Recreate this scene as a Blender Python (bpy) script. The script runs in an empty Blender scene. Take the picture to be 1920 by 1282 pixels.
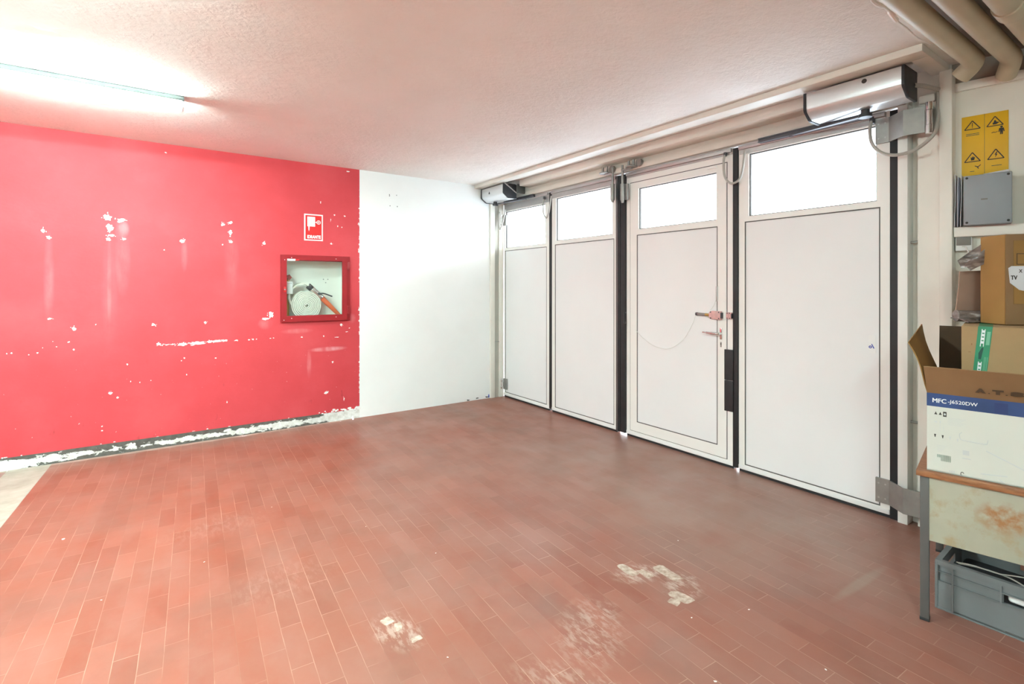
import bpy, bmesh, math, random
from mathutils import Vector, Matrix, Euler
R = math.radians
random.seed(7)
scene = bpy.context.scene
COL = scene.collection

# ------------------------------------------------------------------ materials
class NT:
    def __init__(self, name):
        self.m = bpy.data.materials.new(name); self.m.use_nodes = True
        self.t = self.m.node_tree; self.t.nodes.clear()
        self.out = self.t.nodes.new('ShaderNodeOutputMaterial')
        self.coord = None
    def n(self, typ, **kw):
        nd = self.t.nodes.new(typ)
        for k, v in kw.items(): setattr(nd, k, v)
        return nd
    def l(self, a, b): self.t.links.new(a, b)
    def obj(self):
        if not self.coord: self.coord = self.n('ShaderNodeTexCoord')
        return self.coord.outputs['Object']
    def mapping(self, loc=(0,0,0), rot=(0,0,0), sc=(1,1,1), vt='POINT'):
        mp = self.n('ShaderNodeMapping', vector_type=vt)
        mp.inputs['Location'].default_value = loc; mp.inputs['Rotation'].default_value = rot; mp.inputs['Scale'].default_value = sc
        self.l(self.obj(), mp.inputs['Vector']); return mp.outputs['Vector']
    def noise(self, scale, detail=4, rough=.55, sc=(1,1,1), dist=0, loc=(0,0,0)):
        nd = self.n('ShaderNodeTexNoise'); nd.inputs['Scale'].default_value = scale; nd.inputs['Detail'].default_value = detail
        nd.inputs['Roughness'].default_value = rough; nd.inputs['Distortion'].default_value = dist
        self.l(self.mapping(loc=loc, sc=sc), nd.inputs['Vector']); return nd.outputs['Fac']
    def ramp(self, fac, stops):
        r = self.n('ShaderNodeValToRGB'); e = r.color_ramp.elements
        while len(e) < len(stops): e.new(.5)
        for i, (p, c) in enumerate(stops):
            e[i].position = p; e[i].color = (c[0], c[1], c[2], 1) if hasattr(c, '__len__') else (c, c, c, 1)
        self.l(fac, r.inputs['Fac']); return r.outputs['Color']
    def math(self, op, a, b=None, clamp=False):
        m = self.n('ShaderNodeMath', operation=op, use_clamp=clamp)
        for i, v in enumerate((a, b)):
            if v is None: continue
            if isinstance(v, (int, float)): m.inputs[i].default_value = v
            else: self.l(v, m.inputs[i])
        return m.outputs[0]
    def mix(self, fac, a, b, blend='MIX'):
        m = self.n('ShaderNodeMix', data_type='RGBA', blend_type=blend)
        for s, v in ((m.inputs[0], fac), (m.inputs[6], a), (m.inputs[7], b)):
            if isinstance(v, (int, float)): s.default_value = v
            elif isinstance(v, tuple): s.default_value = (v[0], v[1], v[2], 1)
            else: self.l(v, s)
        return m.outputs[2]
    def blob(self, c, r, rot=0, plane='XY'):
        # soft round stain mask: 1 at its centre, 0 at its rim
        if plane == 'XY': mp = self.mapping(loc=(c[0], c[1], 0), rot=(0,0,R(rot)), sc=(r[0], r[1], 1), vt='TEXTURE')
        else: mp = self.mapping(loc=(c[0], 5.35, c[1]), rot=(0,R(rot),0), sc=(r[0], 1, r[1]), vt='TEXTURE')
        g = self.n('ShaderNodeTexGradient', gradient_type='SPHERICAL'); self.l(mp, g.inputs['Vector'])
        return g.outputs['Fac']
    def bsdf(self, color, rough=.5, metal=0, spec=.5, bump=None, bstr=.3, bdist=.002, rough_sock=None):
        p = self.n('ShaderNodeBsdfPrincipled')
        if isinstance(color, tuple): p.inputs['Base Color'].default_value = (*color, 1)
        else: self.l(color, p.inputs['Base Color'])
        p.inputs['Roughness'].default_value = rough; p.inputs['Metallic'].default_value = metal
        p.inputs['Specular IOR Level'].default_value = spec
        if rough_sock is not None: self.l(rough_sock, p.inputs['Roughness'])
        if bump is not None:
            b = self.n('ShaderNodeBump'); b.inputs['Strength'].default_value = bstr; b.inputs['Distance'].default_value = bdist
            self.l(bump, b.inputs['Height']); self.l(b.outputs[0], p.inputs['Normal'])
        self.l(p.outputs[0], self.out.inputs['Surface']); self.p = p
        return self.m

def simple(name, c, rough=.5, metal=0, spec=.5, var=.06, scale=6, bump=0):
    t = NT(name); f = t.noise(scale, 3)
    lo = tuple(max(0, x*(1-var)) for x in c); hi = tuple(min(1, x*(1+var)) for x in c)
    col = t.ramp(f, [(.3, lo), (.7, hi)])
    if bump: return t.bsdf(col, rough, metal, spec, t.noise(scale*12, 3), bump, .002)
    return t.bsdf(col, rough, metal, spec)

M = {}
M['cream'] = simple('cream_paint', (.80,.76,.69), .45, var=.03)
M['leaf'] = simple('white_door_paint', (.87,.855,.82), .4, var=.015)
M['panel'] = simple('pale_grey_panel', (.85,.85,.855), .5, var=.015, scale=2)
M['groove'] = simple('greyish_groove_paint', (.42,.40,.35), .7, var=.05)
M['gasket'] = simple('black_gasket', (.02,.02,.022), .6, var=.2)
M['gap'] = simple('dark_joint', (.10,.095,.09), .7, var=.2)
M['alu'] = simple('grey_aluminium', (.50,.49,.48), .42, .75, var=.06)
M['steel'] = simple('galvanised_steel', (.35,.345,.325), .48, .7, var=.1, scale=14)
M['chrome'] = simple('chrome', (.75,.75,.75), .18, 1, var=.02)
M['darksteel'] = simple('dark_steel', (.09,.09,.10), .45, .5, var=.1)
M['blackplastic'] = simple('black_plastic', (.025,.026,.03), .45, var=.1)
M['cover'] = simple('satin_aluminium_cover', (.72,.73,.74), .3, .55, var=.02)
M['cablegrey'] = simple('grey_cable_sheath', (.42,.40,.36), .55, var=.06)
M['cablewhite'] = simple('pale_cable_sheath', (.70,.69,.65), .5, var=.04)
M['white'] = simple('white_plastic', (.85,.85,.84), .4, var=.02)
M['red'] = simple('red_enamel', (.33,.014,.020), .38, var=.05)
M['signred'] = simple('sign_red', (.66,.02,.02), .45, var=.02)
M['dullred'] = simple('dull_red_paint', (.42,.11,.095), .6, var=.1)
M['lockreflect'] = simple('lock_steel_red_reflection', (.72,.42,.40), .4, var=.1, scale=30)  # steel lock colour with the room's red reflection painted in as pink
M['brass'] = simple('brass', (.55,.38,.14), .35, .9, var=.1)
M['yellow'] = simple('sign_yellow', (.74,.42,.006), .5, var=.06, scale=5)
M['ink'] = simple('black_ink', (.03,.025,.02), .6, var=.1)
M['greybox'] = simple('grey_box_plastic', (.29,.31,.33), .5, var=.04)
M['paper'] = simple('white_paper', (.78,.78,.82), .7, var=.05)
M['papershade'] = simple('bluish_paper', (.58,.57,.66), .7, var=.1)
M['pipe'] = simple('beige_pipe_paint', (.52,.46,.33), .45, var=.08, scale=4, bump=.08)
M['plaster'] = simple('plaster_white', (.83,.81,.78), .85, var=.05, scale=30)
M['chip'] = simple('bare_plaster', (.86,.84,.82), .9, var=.05, scale=40, bump=.2)
M['hose'] = simple('canvas_hose', (.74,.71,.62), .8, var=.08, scale=40)
M['orange'] = simple('orange_nozzle', (.75,.16,.07), .45, var=.05)
M['cabwhite'] = simple('white_enamel_box', (.88,.855,.79), .5, var=.03)
M['blueband'] = simple('printed_blue', (.020,.050,.165), .5, var=.25, scale=7)
M['bluedark'] = simple('printed_dark_blue', (.012,.028,.12), .5, var=.1)
M['cartonwhite'] = simple('white_coated_board', (.60,.595,.54), .55, var=.03, scale=4)
M['printgrey'] = simple('pale_grey_print', (.55,.56,.55), .6, var=.06)
M['printgreen'] = simple('grey_green_print', (.25,.32,.26), .6, var=.2, scale=60)
M['tape'] = simple('green_tape', (.03,.24,.12), .4, var=.15, scale=10)
M['tapedark'] = simple('dark_green_print', (.012,.07,.05), .4, var=.1)
M['tapelight'] = simple('light_green_print', (.16,.42,.27), .4, var=.1)
M['film'] = None
M['crate'] = simple('grey_crate_plastic', (.155,.165,.168), .5, var=.06)
M['legmetal'] = simple('dark_grey_leg_metal', (.105,.10,.095), .5, .2, var=.06)
M['bluelogo'] = simple('blue_logo_ink', (.03,.06,.40), .5, var=.05)
M['socket'] = simple('dark_grey_plastic', (.20,.19,.17), .6, var=.06)
M['concrete'] = None

def cardboard(name, c, dark=.8):
    t = NT(name)
    f = t.noise(5, 4); g = t.noise(160, 2, sc=(1,1,.06))
    col = t.ramp(f, [(.25, tuple(x*dark for x in c)), (.75, c)])
    col = t.mix(t.math('MULTIPLY', g, .12), col, tuple(x*.75 for x in c))
    return t.bsdf(col, .8, 0, .25, t.noise(90, 3), .12, .002)
M['kraft'] = cardboard('brown_cardboard', (.30,.17,.082))
M['kraftlight'] = cardboard('light_cardboard', (.38,.245,.125))
M['kraftorange'] = cardboard('orange_brown_cardboard', (.36,.19,.06))
M['kraftpink'] = cardboard('pinkish_cardboard', (.47,.29,.215))
M['kraftdark'] = cardboard('dark_print_and_shaded_cardboard', (.11,.07,.042))

t = NT('brown_packing_film')
col = t.ramp(t.noise(18, 5, sc=(1,1,3)), [(.3, (.07,.05,.045)), (.55, (.20,.155,.14)), (.75, (.55,.50,.48))])
M['film'] = t.bsdf(col, .25, 0, .6, t.noise(40, 4), .5, .004)

t = NT('wood_edge')
f = t.noise(12, 5, sc=(8,.6,8))
M['wood'] = t.bsdf(t.ramp(f, [(.3, (.20,.075,.03)), (.7, (.36,.15,.06))]), .45)

t = NT('stained_cream_sheet')
base = t.ramp(t.noise(4, 4), [(.3, (.33,.31,.235)), (.7, (.41,.39,.305))])
spots = t.ramp(t.noise(9, 6, .65, loc=(.3,.1,.7)), [(.54, 0), (.68, 1)])
big = t.blob((0,0), (1,1))
mp = t.mapping(loc=(2.69, .50, .50), sc=(.14, .10, .075), vt='TEXTURE'); g = t.n('ShaderNodeTexGradient', gradient_type='SPHERICAL'); t.l(mp, g.inputs['Vector'])
bigmask = t.math('MULTIPLY', t.ramp(g.outputs['Fac'], [(.05, 0), (.5, 1)]), t.ramp(t.noise(22, 5), [(.40, 0), (.60, 1)]))
c1 = t.mix(t.math('MULTIPLY', spots, .55), base, (.34,.22,.09))
M['stained'] = t.bsdf(t.mix(bigmask, c1, (.33,.15,.055)), .55)

# thin window glass: mostly clear with a mirror sheen by angle
def glass(name, tint, gloss=.06):
    t = NT(name)
    tr = t.n('ShaderNodeBsdfTransparent'); tr.inputs['Color'].default_value = (*tint, 1)
    gl = t.n('ShaderNodeBsdfGlossy'); gl.inputs['Roughness'].default_value = .02
    fr = t.n('ShaderNodeFresnel'); fr.inputs['IOR'].default_value = 1.45
    ge = t.n('ShaderNodeNewGeometry'); fac = t.math('MULTIPLY', fr.outputs[0], t.math('SUBTRACT', 1, ge.outputs['Backfacing']))
    mx = t.n('ShaderNodeMixShader'); t.l(fac, mx.inputs[0]); t.l(tr.outputs[0], mx.inputs[1]); t.l(gl.outputs[0], mx.inputs[2])
    t.l(mx.outputs[0], t.out.inputs['Surface']); return t.m
M['glass'] = glass('clear_glass', (.95,.98,.97))
def emit(name, c, s):
    t = NT(name); e = t.n('ShaderNodeEmission'); e.inputs['Color'].default_value = (*c, 1); e.inputs['Strength'].default_value = s
    t.l(e.outputs[0], t.out.inputs['Surface']); return t.m
LAMP = 80
M['lamp'] = emit('glowing_diffuser', (.75,1.0,.97), LAMP)
M['lampdim'] = emit('glowing_dimmed_diffuser', (.75,1.0,.97), LAMP*.55)  # same diffuser at lower strength, for the lamp in view
M['lampgrey'] = simple('grey_lamp_housing', (.085,.095,.09), .5, var=.05)

# ceiling: rough trowelled plaster
t = NT('rough_ceiling_plaster')
n1 = t.noise(28, 6, .65, sc=(1,1,1), dist=.6); n2 = t.noise(7, 5, .6, sc=(1,1.6,1)); n3 = t.noise(75, 4, .6)
rough_patch = t.ramp(t.noise(1.7, 5, .6, loc=(2,5,0)), [(.38, .12), (.62, 1)])
h_ = t.math('ADD', t.math('MULTIPLY', t.math('MULTIPLY', n1, .85), rough_patch), t.math('ADD', t.math('MULTIPLY', n2, .9), t.math('MULTIPLY', n3, .10)))
col = t.ramp(t.noise(1.3, 5), [(.3, (.86,.83,.79)), (.7, (.92,.895,.86))])
M['ceiling'] = t.bsdf(col, .9, 0, .2, h_, .62, .02)

# walls
WALL_CHIPS = [(-0.723,1.837,0.030,0.038),(-0.691,1.785,0.025,0.029),(-0.328,1.971,0.062,0.060),(-0.242,1.954,0.064,0.046),(-0.315,1.889,0.050,0.060),(-0.307,1.823,0.049,0.025),(-0.324,1.793,0.037,0.035),(-0.221,1.798,0.033,0.021),(-0.686,1.146,0.037,0.013),(-0.541,1.061,0.034,0.034),(-0.019,1.069,0.035,0.030),(0.058,1.717,0.011,0.015),(-0.756,0.881,0.012,0.015),(-0.572,0.955,0.016,0.013),(-0.541,0.891,0.013,0.017),(-0.404,1.089,0.008,0.013),(0.190,1.801,0.039,0.038),(0.501,1.969,0.039,0.034),(0.565,1.992,0.037,0.035),(0.565,1.901,0.033,0.058),(0.567,1.814,0.035,0.028),(0.502,1.785,0.013,0.016),(0.847,1.812,0.039,0.036),(0.910,1.128,0.051,0.067),(0.860,1.085,0.065,0.026),(0.364,1.075,0.027,0.027),(0.020,0.899,0.042,0.023),(0.077,0.891,0.023,0.009),(0.116,0.890,0.023,0.009),(0.187,0.885,0.087,0.028),(0.295,0.890,0.147,0.029),(0.398,0.896,0.046,0.024),(0.457,0.897,0.076,0.024),(0.521,0.898,0.052,0.020),(0.615,0.895,0.031,0.015),(0.720,0.893,0.018,0.015),(0.752,0.897,0.023,0.015),(0.784,0.897,0.014,0.010),(0.905,0.898,0.014,0.010),(0.933,0.899,0.014,0.010),(0.446,0.744,0.021,0.015),(-0.310,0.514,0.029,0.025),(-0.263,0.472,0.020,0.021),(-0.199,0.743,0.014,0.018),(-0.364,0.248,0.014,0.013),(-0.364,0.212,0.014,0.013),(-0.902,0.891,0.015,0.016),(1.429,0.307,0.043,0.031),(1.496,0.616,0.016,0.024),(1.405,0.890,0.013,0.022),(0.537,0.326,0.010,0.025),(1.610,0.220,0.011,0.045),(1.766,2.064,0.017,0.034),(1.766,1.780,0.011,0.051),(1.773,1.581,0.017,0.028),(1.773,1.154,0.023,0.046),(1.773,1.034,0.017,0.034),(1.773,0.897,0.012,0.029),(0.069,2.568,0.019,0.014),(1.654,2.609,0.045,0.011),(1.374,2.254,0.011,0.033),(1.513,2.140,0.016,0.017),(1.617,2.137,0.022,0.017),(1.475,2.087,0.008,0.033),(1.545,2.026,0.011,0.017),(1.589,2.018,0.011,0.017),(1.480,1.840,0.027,0.022),(1.584,1.000,0.028,0.028),(1.193,0.891,0.020,0.016),(1.540,0.871,0.055,0.008),(1.639,0.922,0.028,0.008),(1.667,0.960,0.017,0.011),(0.206,0.764,0.016,0.014),(0.222,0.615,0.008,0.019),(0.183,0.742,0.012,0.014),(-0.114,0.581,0.007,0.014),(-0.037,0.590,0.007,0.009),(-0.176,0.596,0.007,0.014),(-0.667,0.965,0.006,0.008),(-0.645,0.922,0.009,0.008),(-0.726,0.919,0.006,0.008),(-0.927,0.888,0.009,0.012),(-0.806,0.871,0.009,0.008)]
t = NT('red_wall_paint')
base = t.ramp(t.noise(2.2, 5), [(.25, (.56,.052,.062)), (.5, (.605,.062,.075)), (.75, (.64,.082,.095))])
st = None
for c, r, k in [((-.69,1.45),(.035,.40),.22), ((-.317,1.40),(.022,.46),.30), ((-.315,1.35),(.06,.5),.12), ((-.232,1.60),(.060,.30),.20), ((-.24,1.86),(.045,.12),.4), ((.205,1.68),(.028,.16),.28), ((.575,1.60),(.07,.30),.18),
                ((.86,1.04),(.07,.06),.4), ((1.45,.755),(.21,.028),.9), ((1.262,.62),(.026,.16),.45), ((1.15,.955),(.16,.03),.4), ((-.23,1.88),(.05,.08),.55), ((1.69,1.06),(.05,.06),.3)]:
    b = t.math('MULTIPLY', t.math('SMOOTH_MIN', t.blob(c, r, 0, 'XZ'), .6), k)
    st = b if st is None else t.math('MAXIMUM', st, b)
st = t.math('MULTIPLY', st, t.ramp(t.noise(14, 4, sc=(1,1,.35)), [(.32, .15), (.68, .95)]))
col = t.mix(st, base, (.85,.55,.58))
speck = t.ramp(t.noise(46, 2, .5), [(.735, 0), (.76, 1)])
low = t.n('ShaderNodeSeparateXYZ'); t.l(t.obj(), low.inputs[0])
lowm = t.ramp(t.math('DIVIDE', low.outputs['Z'], 1.0), [(.30, 1), (.95, .0)])
col = t.mix(t.math('MULTIPLY', t.math('MULTIPLY', speck, lowm), .7), col, (.80,.62,.60))
scuff = t.ramp(t.noise(16, 5, .6, sc=(1,1,.45), loc=(4,0,2)), [(.66, 0), (.74, 1)])
col = t.mix(t.math('MULTIPLY', t.math('MULTIPLY', scuff, lowm), .45), col, (.30,.03,.04))
M['redwall'] = t.bsdf(col, .62, 0, .3, t.noise(55, 4, sc=(.6,1,1)), .16, .004)

t = NT('white_wall_paint')
col = t.ramp(t.noise(2, 4), [(.3, (.86,.86,.85)), (.7, (.90,.90,.89))])
M['whitewall'] = t.bsdf(col, .8, 0, .25, t.noise(30, 4), .08, .004)
M['shadebrown'] = simple('shade_darkened_concrete', (.30,.255,.215), .9, var=.12, scale=5, bump=.3)  # grey brown concrete, shade by the pipes and above the rail put into its colour
M['backwall'] = simple('pale_hall_wall', (.80,.79,.77), .8, var=.05)
M['sidewall'] = simple('beige_wall_paint', (.78,.74,.655), .75, var=.05, scale=3)

t = NT('peeling_skirting')
n = t.noise(11, 8, .68, sc=(1,1,1.9), dist=.4)
z = t.n('ShaderNodeSeparateXYZ'); t.l(t.obj(), z.inputs[0])
band = t.ramp(t.math('DIVIDE', z.outputs['Z'], .1), [(.0, .38), (.38, .62), (.60, .56), (.80, .40), (1, .32)])
k = t.math('ADD', t.math('ADD', n, band), t.math('MULTIPLY', t.noise(1.1, 2, loc=(3.3,0,0)), .55))
ends = t.ramp(t.math('DIVIDE', t.math('ADD', z.outputs['X'], 1.0), 2.8), [(.0, .16), (.12, .10), (.2, 0), (.78, 0), (.9, .16), (1, .22)])
k = t.math('ADD', k, ends)
mask = t.ramp(t.math('SUBTRACT', k, .72), [(.570, 0), (.598, 1)])
dark = t.ramp(t.noise(25, 4), [(.3, (.085,.078,.068)), (.7, (.135,.125,.11))])
pale = t.ramp(t.noise(30, 5), [(.3, (.60,.58,.53)), (.65, (.84,.83,.80))])
M['skirting'] = t.bsdf(t.mix(mask, dark, pale), .75, 0, .3, mask, .5, .004)

# floor: long narrow terracotta tiles, rows along Y
t = NT('terracotta_tiles')
mp = t.mapping(loc=(.0,.017,0), rot=(0,0,R(93)))
wob = t.n('ShaderNodeTexNoise'); wob.inputs['Scale'].default_value = 9; t.l(mp, wob.inputs['Vector'])
va = t.n('ShaderNodeVectorMath', operation='MULTIPLY_ADD'); t.l(wob.outputs['Color'], va.inputs[0]); va.inputs[1].default_value = (.004,.004,0); t.l(mp, va.inputs[2])
br = t.n('ShaderNodeTexBrick'); t.l(va.outputs[0], br.inputs['Vector'])
br.offset = .5; br.inputs['Scale'].default_value = 1; br.inputs['Brick Width'].default_value = .265; br.inputs['Row Height'].default_value = .0795
br.inputs['Mortar Size'].default_value = .0016; br.inputs['Mortar Smooth'].default_value = .25; br.inputs['Bias'].default_value = 0
br.inputs['Color1'].default_value = (.245,.068,.038,1); br.inputs['Color2'].default_value = (.31,.104,.066,1); br.inputs['Mortar'].default_value = (.27,.098,.062,1)
col = br.outputs['Color']
# dust film in large patches greys the clay
dust = t.ramp(t.noise(1.15, 6, .6, loc=(1.2,3.1,0)), [(.36, .0), (.66, 1)])
dust2 = t.ramp(t.noise(3.2, 5, .62, sc=(1.6,.8,1)), [(.42, 0), (.68, 1)])
col = t.mix(t.math('MULTIPLY', dust, .42), col, (.27,.15,.115))
col = t.mix(t.math('MULTIPLY', dust2, .30), col, (.31,.18,.145))
dirt = t.ramp(t.noise(2.1, 6, .6, loc=(7,2,0)), [(.50, 0), (.74, 1)])
col = t.mix(t.math('MULTIPLY', dirt, .45), col, (.15,.083,.06))
# dust with window haze in front of the doors, painted into the colour
g1 = t.math('MULTIPLY', t.ramp(t.blob((3.0,2.2), (1.1,1.9)), [(0,0),(.55,1)]), t.ramp(t.noise(3.1,5,loc=(2,2,0)), [(.3,.35),(.65,1)]))
col = t.mix(t.math('MULTIPLY', g1, .72), col, (.34,.23,.19))
# mortar lines, broken up
mm = t.math('MULTIPLY', br.outputs['Fac'], t.ramp(t.noise(2.6, 4, .6, loc=(5,5,0)), [(.40, .0), (.66, .75)]))
wide = t.ramp(t.blob((2.7,3.6), (1.7,2.0)), [(0, 1), (.35, .12)])
mm = t.math('MULTIPLY', mm, wide)
col = t.mix(mm, col, (.50,.30,.22))
# scraped pale patches and drag marks
scr = None
for c, r, rot, kk in [((1.93,1.66),(.16,.09),-20,1), ((2.02,1.48),(.13,.11),20,.9), ((1.45,1.5),(.26,.16),40,.55), ((.80,1.95),(.10,.16),10,.8), ((1.55,1.56),(.12,.06),0,.7), ((1.2,1.3),(.12,.3),30,.5), ((.5,2.6),(.3,.2),0,.15), ((.3,3.4),(.35,.18),0,.15)]:
    b = t.math('MULTIPLY', t.ramp(t.blob(c, r, rot), [(.0,0),(.5,1)]), kk)
    scr = b if scr is None else t.math('MAXIMUM', scr, b)
ns = t.ramp(t.noise(26, 5, .65, sc=(1.7,.6,1)), [(.46, 0), (.60, 1)])
col = t.mix(t.math('MULTIPLY', t.math('MULTIPLY', scr, ns), .75), col, (.52,.40,.33))
drag = t.ramp(t.blob((2.72,1.005), (.30,.030), -3), [(0,0),(.5,1)])
col = t.mix(t.math('MULTIPLY', drag, .42), col, (.36,.27,.21))
rsock = t.ramp(t.noise(2.4, 4, loc=(1,8,0)), [(.3, .30), (.7, .48)])
hgt = t.math('ADD', t.math('MULTIPLY', br.outputs['Fac'], -.4), t.math('MULTIPLY', t.noise(18, 5), .5))
M['tiles'] = t.bsdf(col, .5, 0, .42, hgt, .22, .004, rsock)

t = NT('concrete_screed')
col = t.ramp(t.noise(6, 6, .6), [(.3, (.34,.31,.25)), (.7, (.48,.45,.38))])
M['concrete'] = t.bsdf(col, .8, 0, .3, t.noise(30, 5), .3, .004)
M['screedfringe'] = simple('dusty_screed', (.42,.27,.225), .8, var=.12, scale=9)

# ------------------------------------------------------------------ mesh building
def catmull(pts, sub=8):
    P = [Vector(p) for p in pts]
    if len(P) < 3: return P
    P = [P[0]*2-P[1]] + P + [P[-1]*2-P[-2]]
    out = []
    for i in range(1, len(P)-2):
        a, b, c, d = P[i-1], P[i], P[i+1], P[i+2]
        for k in range(sub):
            u = k/sub
            out.append(.5*((2*b)+(c-a)*u+(2*a-5*b+4*c-d)*u*u+(3*b-a-3*c+d)*u**3))
    out.append(P[-2]); return out

class B:
    """collects shapes; every shape may be placed by matrix M and given a material slot mi"""
    def __init__(s, M=None): s.bm = bmesh.new(); s.M = M
    def _in(s, tmp, M, mi):
        for f in tmp.faces: f.material_index = mi
        M = M if M is not None else s.M
        if M is not None: bmesh.ops.transform(tmp, matrix=M, verts=tmp.verts)
        me = bpy.data.meshes.new('tmp'); tmp.to_mesh(me); tmp.free(); s.bm.from_mesh(me); bpy.data.meshes.remove(me)
        return s
    def box(s, lo, hi, bev=0, seg=2, M=None, mi=0):
        tmp = bmesh.new(); bmesh.ops.create_cube(tmp, size=1)
        lo, hi = Vector(lo), Vector(hi)
        for v in tmp.verts: v.co = Vector(((lo+hi)[i]/2 + v.co[i]*(hi-lo)[i] for i in range(3)))
        if bev: bmesh.ops.bevel(tmp, geom=tmp.edges[:], offset=bev, segments=seg, profile=.5, affect='EDGES')
        return s._in(tmp, M, mi)
    def prism(s, pts, axis, lo, hi, M=None, mi=0, bev=0):
        tmp = bmesh.new()
        def P(u, v, w): return {'X': (w,u,v), 'Y': (u,w,v), 'Z': (u,v,w)}[axis]
        a = [tmp.verts.new(P(u,v,lo)) for u,v in pts]; b = [tmp.verts.new(P(u,v,hi)) for u,v in pts]
        n = len(pts); tmp.faces.new(a); tmp.faces.new(b[::-1])
        for i in range(n): tmp.faces.new((a[i], b[i], b[(i+1)%n], a[(i+1)%n]))
        bmesh.ops.recalc_face_normals(tmp, faces=tmp.faces)
        if bev: bmesh.ops.bevel(tmp, geom=tmp.edges[:], offset=bev, segments=2, profile=.5, affect='EDGES')
        return s._in(tmp, M, mi)
    def hexa(s, p8, M=None, mi=0, bev=0):
        tmp = bmesh.new(); v = [tmp.verts.new(p) for p in p8]
        for q in ((0,1,2,3),(7,6,5,4),(0,4,5,1),(1,5,6,2),(2,6,7,3),(3,7,4,0)): tmp.faces.new([v[i] for i in q])
        bmesh.ops.recalc_face_normals(tmp, faces=tmp.faces)
        if bev: bmesh.ops.bevel(tmp, geom=tmp.edges[:], offset=bev, segments=2, profile=.5, affect='EDGES')
        return s._in(tmp, M, mi)
    def sheet(s, quad, th, M=None, mi=0, div=1, amp=0):
        """a board of thickness th from four corners (world points), may be warped"""
        a, b, c, d = [Vector(p) for p in quad]; nrm = (b-a).cross(d-a).normalized()
        tmp = bmesh.new(); G = {}
        for side in (0, 1):
            for i in range(div+1):
                for j in range(div+1):
                    u, v = i/div, j/div
                    p = a*(1-u)*(1-v)+b*u*(1-v)+c*u*v+d*(1-u)*v
                    w = amp*math.sin(u*3.1+v*1.7)*math.sin(v*3.14)
                    G[side,i,j] = tmp.verts.new(p+nrm*(w+(th*side)))
        for i in range(div):
            for j in range(div):
                tmp.faces.new((G[0,i,j],G[0,i,j+1],G[0,i+1,j+1],G[0,i+1,j])); tmp.faces.new((G[1,i,j],G[1,i+1,j],G[1,i+1,j+1],G[1,i,j+1]))
            tmp.faces.new((G[0,i,0],G[0,i+1,0],G[1,i+1,0],G[1,i,0])); tmp.faces.new((G[0,i,div],G[1,i,div],G[1,i+1,div],G[0,i+1,div]))
            tmp.faces.new((G[0,0,i],G[1,0,i],G[1,0,i+1],G[0,0,i+1])); tmp.faces.new((G[0,div,i],G[0,div,i+1],G[1,div,i+1],G[1,div,i]))
        bmesh.ops.recalc_face_normals(tmp, faces=tmp.faces)
        return s._in(tmp, M, mi)
    def cyl(s, p0, p1, r, r2=None, n=24, M=None, mi=0, bev=0):
        p0, p1 = Vector(p0), Vector(p1); d = p1-p0; tmp = bmesh.new()
        bmesh.ops.create_cone(tmp, cap_ends=True, segments=n, radius1=r, radius2=r if r2 is None else r2, depth=d.length)
        if bev:
            es = [e for e in tmp.edges if abs(e.verts[0].co.z-e.verts[1].co.z) < 1e-6]
            bmesh.ops.bevel(tmp, geom=es, offset=bev, segments=2, profile=.5, affect='EDGES')
        q = d.to_track_quat('Z', 'Y').to_matrix().to_4x4()
        bmesh.ops.transform(tmp, matrix=Matrix.Translation((p0+p1)/2) @ q, verts=tmp.verts)
        return s._in(tmp, M, mi)
    def ball(s, c, r, sc=(1,1,1), M=None, mi=0, n=16):
        tmp = bmesh.new(); bmesh.ops.create_uvsphere(tmp, u_segments=n, v_segments=n//2, radius=r)
        for v in tmp.verts: v.co = Vector((c[0]+v.co.x*sc[0], c[1]+v.co.y*sc[1], c[2]+v.co.z*sc[2]))
        return s._in(tmp, M, mi)
    def tube(s, pts, r, n=10, M=None, mi=0, smooth=True, closed=False, sub=8, flat=None):
        P = catmull(pts, sub) if smooth and not closed else [Vector(p) for p in pts]
        N = len(P); tmp = bmesh.new(); rings = []
        up = None
        for i, p in enumerate(P):
            tg = (P[(i+1)%N]-P[i-1]) if closed else (P[min(i+1,N-1)]-P[max(i-1,0)])
            tg.normalize()
            if up is None: up = Vector((0,0,1)) if abs(tg.z) < .9 else Vector((1,0,0))
            sd = tg.cross(up).normalized(); up = sd.cross(tg).normalized()
            rr = r[i*len(r)//N] if isinstance(r, (list, tuple)) else r
            fa, fb = flat if flat else (1, 1)
            rings.append([tmp.verts.new(p + sd*rr*fa*math.cos(2*math.pi*k/n) + up*rr*fb*math.sin(2*math.pi*k/n)) for k in range(n)])
        for i in range(N if closed else N-1):
            a, b = rings[i], rings[(i+1)%N]
            for k in range(n): tmp.faces.new((a[k], b[k], b[(k+1)%n], a[(k+1)%n]))
        if not closed: tmp.faces.new(rings[0][::-1]); tmp.faces.new(rings[-1])
        bmesh.ops.recalc_face_normals(tmp, faces=tmp.faces)
        return s._in(tmp, M, mi)
    def frame(s, u0, u1, v0, v1, holes, lo, hi, axis='X', mi=0, M=None):
        """a flat board u0..u1 x v0..v1 with rectangular holes, built of cells"""
        us = sorted({u0, u1, *[h[0] for h in holes], *[h[1] for h in holes]}); vs = sorted({v0, v1, *[h[2] for h in holes], *[h[3] for h in holes]})
        tmp = bmesh.new(); V = {}
        def P(u, v, w): return {'X': (w,u,v), 'Y': (u,w,v), 'Z': (u,v,w)}[axis]
        def g(i, j, k):
            if (i,j,k) not in V: V[i,j,k] = tmp.verts.new(P(us[i], vs[j], (lo,hi)[k]))
            return V[i,j,k]
        solid = {}
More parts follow.
